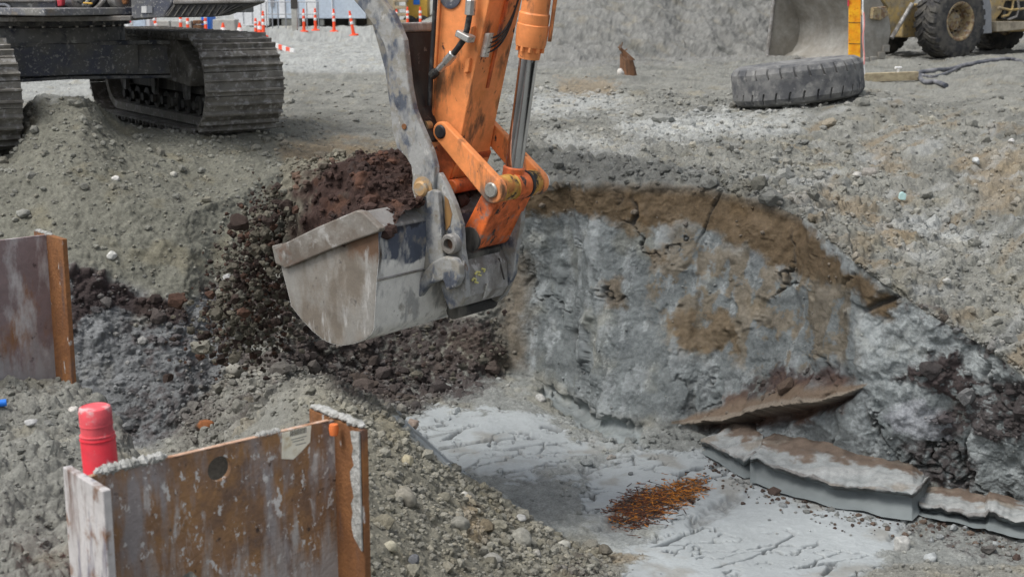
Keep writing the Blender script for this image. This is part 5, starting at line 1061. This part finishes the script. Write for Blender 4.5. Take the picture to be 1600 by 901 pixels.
MB().tube([nplane(x, y, .32)-NN*2.97 for x, y in ((1337, 99), (1346, 30), (1352, -20))], .05, 8).build('side_edge', M['steel_grey'], lbk, smooth=60)
for k in range(9):
    q = nplane(1337, 99, .27)-NN*(.05+2.8*k/8); MB().box(q+HD*.07+UP*.03, (HD, NN, UP), (.16, .07, .025)).build('bucket_tooth', M['steel_grey'], lbk, bevel=.01)
for k, (x, y) in enumerate(((1352, 96), (1365, 94), (1377, 87), (1384, 76))):
    MB().box(nplane(x, y, .345), (HD, NN, UP), (.10, .03, .08)).build('wear_block', M['loader_bucket'], lbk, bevel=.02)
MB().prism([nplane(x, y, .33) for x, y in ((1360, 12), (1380, 10), (1384, 24), (1372, 32), (1358, 30))], NN*.1).build('wear_pad', M['rim'], lbk, bevel=.02)
MB().tube([nplane(1345, 20, .3), nplane(1362, 22, .1), nplane(1372, -5, -.1), nplane(1380, -40, -.2)], .06, 8).build('tilt_linkage', M['loader'], ld, smooth=60)

# ================================================================== FAR COMPOUND
YB = 60.0
def bpt(px, py, Y=YB): return atY(px, py, Y)
def bbox(name, x0, x1, y1, z1, Y, depth, mat, parent=None, lift=0.0):
    a, b_ = atY(x0, y1, Y), atY(x1, y1, Y); z0 = max(0, a[2]) if lift == 0 else lift
    return MB().prism([(a[0], Y, z0), (b_[0], Y, z0), (b_[0], Y, z1), (a[0], Y, z1)], (0, depth, 0)).build(name, mat, parent, bevel=.02)
cw_ = thing('site_cabin', bpt(395, 43), 'plain white cabin left of the pale blue cabin, far behind the excavator', 'cabin', 'site cabins')
bbox('wall', 366, 420, 41, 2.9, 60, 3, M['cabin_white'], cw_, .02)
bbox('roof', 364, 421, 41, 3.0, 59.9, 3.2, M['grey_metal'], cw_, 2.9)
for x in (380, 394, 408): bbox('panel_seam', x, x+.7, 40, 2.85, 59.97, .03, M['grey_metal'], cw_, .1)
cb_ = thing('site_cabin', bpt(500, 41), 'pale blue cabin raised on blocks with white door panels, far behind the pit', 'cabin', 'site cabins')
bbox('wall', 420, 572, 34, 3.2, 60, 3, M['cabin_blue'], cb_, .32)
bbox('roof', 418, 574, 34, 3.3, 59.9, 3.2, M['grey_metal'], cb_, 3.2)
for x0, x1 in ((437, 446), (478, 495)): bbox('door', x0, x1, 34, 2.6, 59.95, .06, M['cabin_white'], cb_, .34)
for x in (458, 519): bbox('corner_post', x, x+1.2, 34, 3.1, 59.95, .06, M['cabin_white'], cb_, .34)
bbox('window', 423, 429, 20, 2.2, 59.95, .05, M['grey_metal'], cb_, .8)
bbox('gap_shade', 424, 570, 40, .33, 60.8, 1.5, M['ink'], cb_, .02)  # black box standing in for the shade in the gap below the cabin
for x0, x1 in ((440, 470), (500, 506), (545, 555)): bbox('base_block', x0, x1, 41, .30, 60.2, .4, M['concrete'], cb_, .02)
co = thing('site_container', bpt(600, 40), 'cream container right of the pale blue cabin', 'container')
bbox('wall', 573, 616, 41, 2.6, 61, 3, dirty('cream_panel', (.60, .56, .45, 1), [((.5, .46, .38, 1), 1.5, .55, .1)], .6, 0, None), co, .02); bbox('door_bar', 588, 589, 40, 2.5, 60.95, .05, M['grey_metal'], co, .1)
rk = thing('rack', bpt(625, 39), 'tall wooden rack of pallets beside the yellow machine', 'rack')
for x in (616, 634): bbox('upright', x, x+2, 39, 2.4, 58, .12, M['tan_wood'], rk, .02)
for k in range(8): bbox('board', 616, 636, 39, .30+.28*k, 57.95, 1.0, M['tan_wood'], rk, .18+.28*k)
ym = thing('yellow_lift', bpt(655, 42), 'yellow site machine partly hidden behind the excavator thumb', 'site machine')
bbox('body', 636, 668, 40, 2.2, 59, 2, M['yellow'], ym, .35); bbox('cab_glass', 646, 656, 20, 2.0, 58.95, .1, M['blue_plastic'], ym, .9)
for x in (640, 660): MB().cyl(bpt(x, 36, 58.9), bpt(x, 36, 58.9)+np.array((0, .5, 0)), .3, 18).build('machine_wheel', M['loader_tyre'], ym, smooth=40)
# railings in front of the cabin
rl = thing('railing', bpt(457, 42, 57), 'grey metal railing in front of the pale blue cabin', 'railing')
for x in (417, 426, 435, 447, 467, 480, 498): MB().cyl((bpt(x, 42, 57)[0], 57, 0), (bpt(x, 42, 57)[0], 57, 1.05), .025, 6).build('rail_post', M['grey_metal'], rl)
for z in (.55, 1.03): MB().tube([(bpt(416, 42, 57)[0], 57, z), (bpt(499, 42, 57)[0], 57, z)], .022, 6).build('rail', M['grey_metal'], rl)
bo = thing('bollard_post', bpt(461, 50, 52), 'thick grey post with a dark top in front of the cabins', 'post')
q = bpt(461, 50, 52); MB().box((q[0], 52, .42), ((1, 0, 0), (0, 1, 0), UP), (.10, .10, .42)).build('post_base', M['concrete'], bo, bevel=.01); MB().box((q[0], 52, 1.12), ((1, 0, 0), (0, 1, 0), UP), (.11, .11, .28)).build('dark_top', M['ink'], bo, bevel=.01)
# concrete blocks, cabinet and blue toilet behind the track
for k, (x0, x1, y1, m_, lab) in enumerate(((235, 266, 51, 'concrete', 'grey concrete barrier block left of its paler neighbour'), (267, 300, 51, 'concrete', 'pale concrete barrier block between a darker block and the brown crate'), (332, 368, 46, 'concrete', 'grey concrete block between the blue cubicle and the white cabin'))):
    a, b_ = bpt(x0, y1, 50), bpt(x1, y1, 50); hb = .46 if k < 2 else .5
    o = MB().prism([(a[0], 50, 0), (b_[0], 50, 0), (b_[0], 50, .08), (b_[0]-.02, 50.0, hb), (a[0]+.02, 50.0, hb), (a[0], 50, .08)], (0, .8, 0)).build('concrete_block', M['concrete'], None, bevel=.03); tag(o, lab, 'concrete block', 'concrete blocks')
cr = thing('crate', bpt(308, 49, 50), 'brown wooden crate between the pale block and the blue cubicle', 'crate')
for k in range(3): bbox('crate_board', 302, 314, 49, .15+.16*k, 50, .6, M['wood'], cr, .02+.16*k)
wcb = thing('cubicle', bpt(322, 48, 51), 'bright blue plastic cubicle behind the track', 'cubicle'); bbox('wall', 315, 329, 47, 1.9, 51, 1.0, M['blue_plastic'], wcb, .02); bbox('door', 317, 326, 47, 1.8, 50.97, .05, M['blue_plastic'], wcb, .08)
cab_ = thing('cabinet', bpt(217, 54, 48), 'white grey cabinet with a small sign under the excavator deck', 'cabinet')
bbox('body', 197, 235, 54, 1.3, 48, .7, M['cabin_white'], cab_, .02); bbox('side_panel', 209, 228, 54, 1.2, 47.96, .05, M['cabin_blue'], cab_, .05)
bbox('sign', 199, 207, 40, .62, 47.95, .04, M['white'], cab_, .38); bbox('sign_mark', 202, 205, 36, .58, 47.93, .02, M['red_plastic'], cab_, .44)
bg_ = thing('barrel', bpt(237, 44, 49), 'orange drum at the left end of the concrete blocks', 'drum'); q = bpt(237, 43, 49); MB().lathe((q[0], 49.2, 0), UP, [(0, 0), (.1, 0), (.12, .05), (.12, .35), (.13, .36), (.12, .38), (.12, .62), (0, .64)], 16).build('drum_body', M['cone_orange'], bg_, smooth=40)
# orange and white channel posts
def post_proto(px, py, Y, h, label, base=.16, lean=(0, 0)):
    g0 = atY(px, py, Y); g0[2] = 0; t = thing('traffic_post', g0, label, 'traffic post', 'orange and white traffic posts')
    d = np.array((lean[0], lean[1], 1.)); d /= np.linalg.norm(d)
    MB().lathe(g0, UP, [(0, 0), (base, 0), (base, .04), (base*.7, .07), (0, .07)], 12).build('base', M['cone_orange'], t, smooth=35)
    r = .055
    MB().lathe(g0+d*.06, d, [(0, 0), (r*1.2, 0), (r, .1), (r*.9, h-.12), (r*.55, h-.08), (r*.8, h-.05), (r*.5, h), (0, h)], 12).build('tube', M['cone_orange'], t, smooth=40)
    for z in (.42, .68):
        MB().lathe(g0+d*(.06+h*z), d, [(r*.98, 0), (r*1.03, .005), (r*1.03, h*.12), (r*.98, h*.125)], 12).build('white_band', M['white'], t, smooth=40)
    return t
P0 = post_proto(412, 55, 47, .78, 'orange post with a white band, right of the pair standing before the white cabin')
posts = [(400, 54, 48, .7, 'orange post left of the pair standing before the white cabin'), (475, 47, 52, 1.0, 'orange post just right of the thick grey post'), (493, 45, 53.5, 1.0, 'orange post at the right end of the railing'),
 (522, 47, 52, 1.0, 'orange post before the dark gap under the blue cabin'), (553, 53, 48, 1.0, 'leaning orange post at the right end of the blue cabin'), (620, 38, 58, .9, 'striped post left of the tall rack'), (637, 40, 57, 1.0, 'striped post in front of the rack, beside the thumb'), (657, 40, 57, 1.0, 'striped post in front of the yellow machine'),
 (283, 53, 48, 1.15, 'tall striped post before the pale concrete block'), (294, 53, 48, 1.0, 'shorter striped post at the right end of the pale concrete block'), (322, 53, 48, 1.0, 'striped post in front of the blue cubicle'), (250, 53, 48, .9, 'tilted striped post before the darker concrete block')]
for (px, py, Y, s, lab) in posts:
    c_ = copy_tree(P0); q = atY(px, py, Y); c_.location = (q[0], q[1], 0); c_.scale = (1, 1, s); c_['label'] = lab
    if 'leaning' in lab: c_.rotation_euler = (0, math.radians(-9), 0)
    if 'tilted' in lab: c_.rotation_euler = (0, math.radians(-18), 0)
def cone(px, py, Y, label):
    g0 = atY(px, py, Y); g0[2] = 0; t = thing('traffic_cone', g0, label, 'traffic cone', 'small traffic cones')
    MB().box(g0+UP*.02, ((1, 0, 0), (0, 1, 0), UP), (.17, .17, .02)).build('base', M['cone_orange'], t); MB().lathe(g0+UP*.04, UP, [(.0, 0), (.13, 0), (.03, .4), (0, .4)], 16).build('cone_body', M['cone_orange'], t, smooth=40)
    MB().lathe(g0+UP*.16, UP, [(.102, 0), (.106, .005), (.078, .12), (.074, .12)], 16).build('white_band', M['white'], t, smooth=40); return t
k0 = cone(349, 53, 48, 'small cone right of the blue cubicle'); k1 = copy_tree(k0); q = atY(375, 53, 48); k1.location = (q[0], q[1], 0); k1['label'] = 'small cone at the left corner of the white cabin'
k2 = copy_tree(k0); q = atY(406, 49, 50); k2.location = (q[0], q[1], 0); k2['label'] = 'cone squeezed between the two posts before the white cabin'
fb_ = thing('barrier_board', atZ(423, 75, 0), 'fallen red and white striped barrier board lying on the pale ground', 'barrier board')
A_, B_ = atZ(424, 70, .06), atZ(459, 82, .03); dv = B_-A_; L_ = np.linalg.norm(dv); dv /= L_; up2 = np.cross(np.cross(dv, UP), dv)
nst = 6
for k in range(nst):
    MB().prism([A_+dv*L_*k/nst-UP*.05, A_+dv*L_*(k+1)/nst-UP*.05, A_+dv*L_*(k+1)/nst+UP*.07, A_+dv*L_*k/nst+UP*.07], np.cross(UP, dv)*.04).build('stripe', M['cone_orange'] if k % 2 == 0 else M['white'], fb_)

# ================================================================== STONES ONE CAN TELL APART, AND LITTER
stones = [ # px, py, radius px, colour, label, flat
 (637, 718, 12, (.40, .36, .25), 'round yellowish stone high on the sandy bank right of the pile', .9), (636, 772, 24, (.25, .235, .195), 'large flat grey stone on the sandy bank below the yellowish stone', .85),
 (725, 771, 7, (.46, .45, .41), 'small white pebble in the middle of the sandy bank', .8), (745, 796, 8, (.34, .33, .27), 'yellow grey pebble at the foot of the sandy bank', .7), (716, 812, 19, (.22, .215, .185), 'grey lump of clay in the middle of the lower bank', .7),
 (814, 838, 19, (.27, .265, .23), 'big round grey boulder at the foot of the bank', .95), (880, 848, 15, (.42, .41, .36), 'pale oval stone right of the big round boulder', .7), (611, 852, 12, (.37, .35, .27), 'round beige stone low beside the rusty pile', .95),
 (812, 805, 11, (.42, .42, .40), 'white flat stone above the big round boulder', .55), (770, 868, 17, (.26, .255, .23), 'angular grey stone below the big round boulder', .75), (648, 872, 11, (.14, .145, .155), 'dark blue grey stone low on the bank', .8), (838, 862, 12, (.30, .29, .26), 'flat grey stone between the boulder and the oval stone', .6),
 (181, 277, 7, (.52, .51, .48), 'white stone on the slope under the excavator belly', .8), (271, 271, 6, (.46, .45, .40), 'cream stone on the slope under the right track', .7), (37, 329, 11, (.25, .25, .225), 'broad grey stone at the left of the slope', .6), (176, 397, 8, (.50, .50, .47), 'white stone above the dark peat seam', .9),
 (369, 574, 16, (.28, .27, .235), 'large pale stone on the rubble below the bucket', 1.0), (116, 640, 11, (.52, .50, .46), 'angular white stone by the red pipe', .8), (49, 656, 10, (.45, .45, .44), 'flat white stone on the left bank', .5), (343, 436, 8, (.27, .265, .24), 'upper stone of two at the edge of the slope', .7), (357, 431, 8, (.40, .40, .39), 'paler stone of two at the edge of the slope', .7),
 (1359, 268, 13, (.26, .245, .22), 'brown grey boulder on the right slope', .75), (1340, 271, 9, (.42, .41, .38), 'pale stone touching the brown grey boulder', .55), (1525, 252, 7, (.50, .52, .52), 'white stone high on the right slope', .9), (1581, 218, 6, (.56, .55, .53), 'white chip near the right edge of the slope', .6), (1192, 279, 11, (.34, .34, .325), 'grey stone on the lip of the cut wall', .8),
 (1420, 411, 8, (.34, .33, .30), 'grey stone low on the right slope', .8), (1479, 438, 8, (.40, .40, .37), 'pale stone near the dark seam of the right slope', .7), (1409, 850, 15, (.40, .40, .38), 'upright white stone at the edge of the clay floor', 1.3), (1455, 868, 15, (.36, .38, .38), 'pale lump of clay at the lower right', .7),
 (845, 620, 9, (.36, .36, .34), 'pale stone beside the wet gully', .9), (969, 114, 7, (.52, .50, .46), 'white stone leaning against the broken stump', 1.1), (955, 712, 8, (.30, .28, .25), 'grey stone on the crack in the clay floor', .6), (986, 739, 5, (.16, .17, .17), 'small dark pebble on the smooth clay floor', .8), (320, 664, 15, (.085, .06, .045), 'dark lump with an orange broken face behind the pile', .9), (645, 660, 12, (.30, .24, .20), 'pinkish lump below the bucket', .8)]
for k, (px, py, r, col_, lab, flat) in enumerate(stones):
    g, i = ground_at(px, py+r*.5); R = r*g[1]/FPX*1.02; v = rock_shape(ICO3[0], 300+k, flat, .16 if 'round' in lab or 'pebble' in lab else .3, 2 if 'round' in lab else 5)
    v = v*(1+.05*fbm(ICO3[0]*4+k, 3)[:, None])*R
    a = random.uniform(0, 6.28); v = v@np.array(((math.cos(a), math.sin(a), 0), (-math.sin(a), math.cos(a), 0), (0, 0, 1)))
    cc = np.tile(np.array(col_, np.float32), (len(v), 1))*(1+.3*fbm(ICO3[0]*3+k, 4))[:, None]
    if 'orange broken' in lab: cc = mixc(cc, (.26, .10, .04), sstep(.1, .5, ICO3[0]@np.array((.3, -.8, .5))))
    o = fast_mesh('stone', v, ICO3[1], M['stone'], np.concatenate([cc, np.zeros((len(cc), 1))], 1)); o.location = g + UP*R*.35*flat; tag(o, lab, 'stone', 'single stones')
g, _ = ground_at(1410, 315); b = MB(); b.prism([g+UP*.02+np.array((x, 0, z)) for x, z in ((-.035, 0), (.03, -.005), (.035, .05), (.0, .075), (-.03, .06))], (0, .03, 0)); tag(b.build('plastic_scrap', M['cyan'], None, bevel=.006), 'pale turquoise scrap of plastic on the right slope', 'scrap')
g, _ = ground_at(4, 640); tag(MB().cyl(g+np.array((-.12, -.03, .03)), g+np.array((.018, .02, .035)), .018, 14).build('blue_tube', M['blue_plastic'], None, smooth=40), 'end of a small blue tube at the left edge of the bank', 'tube')
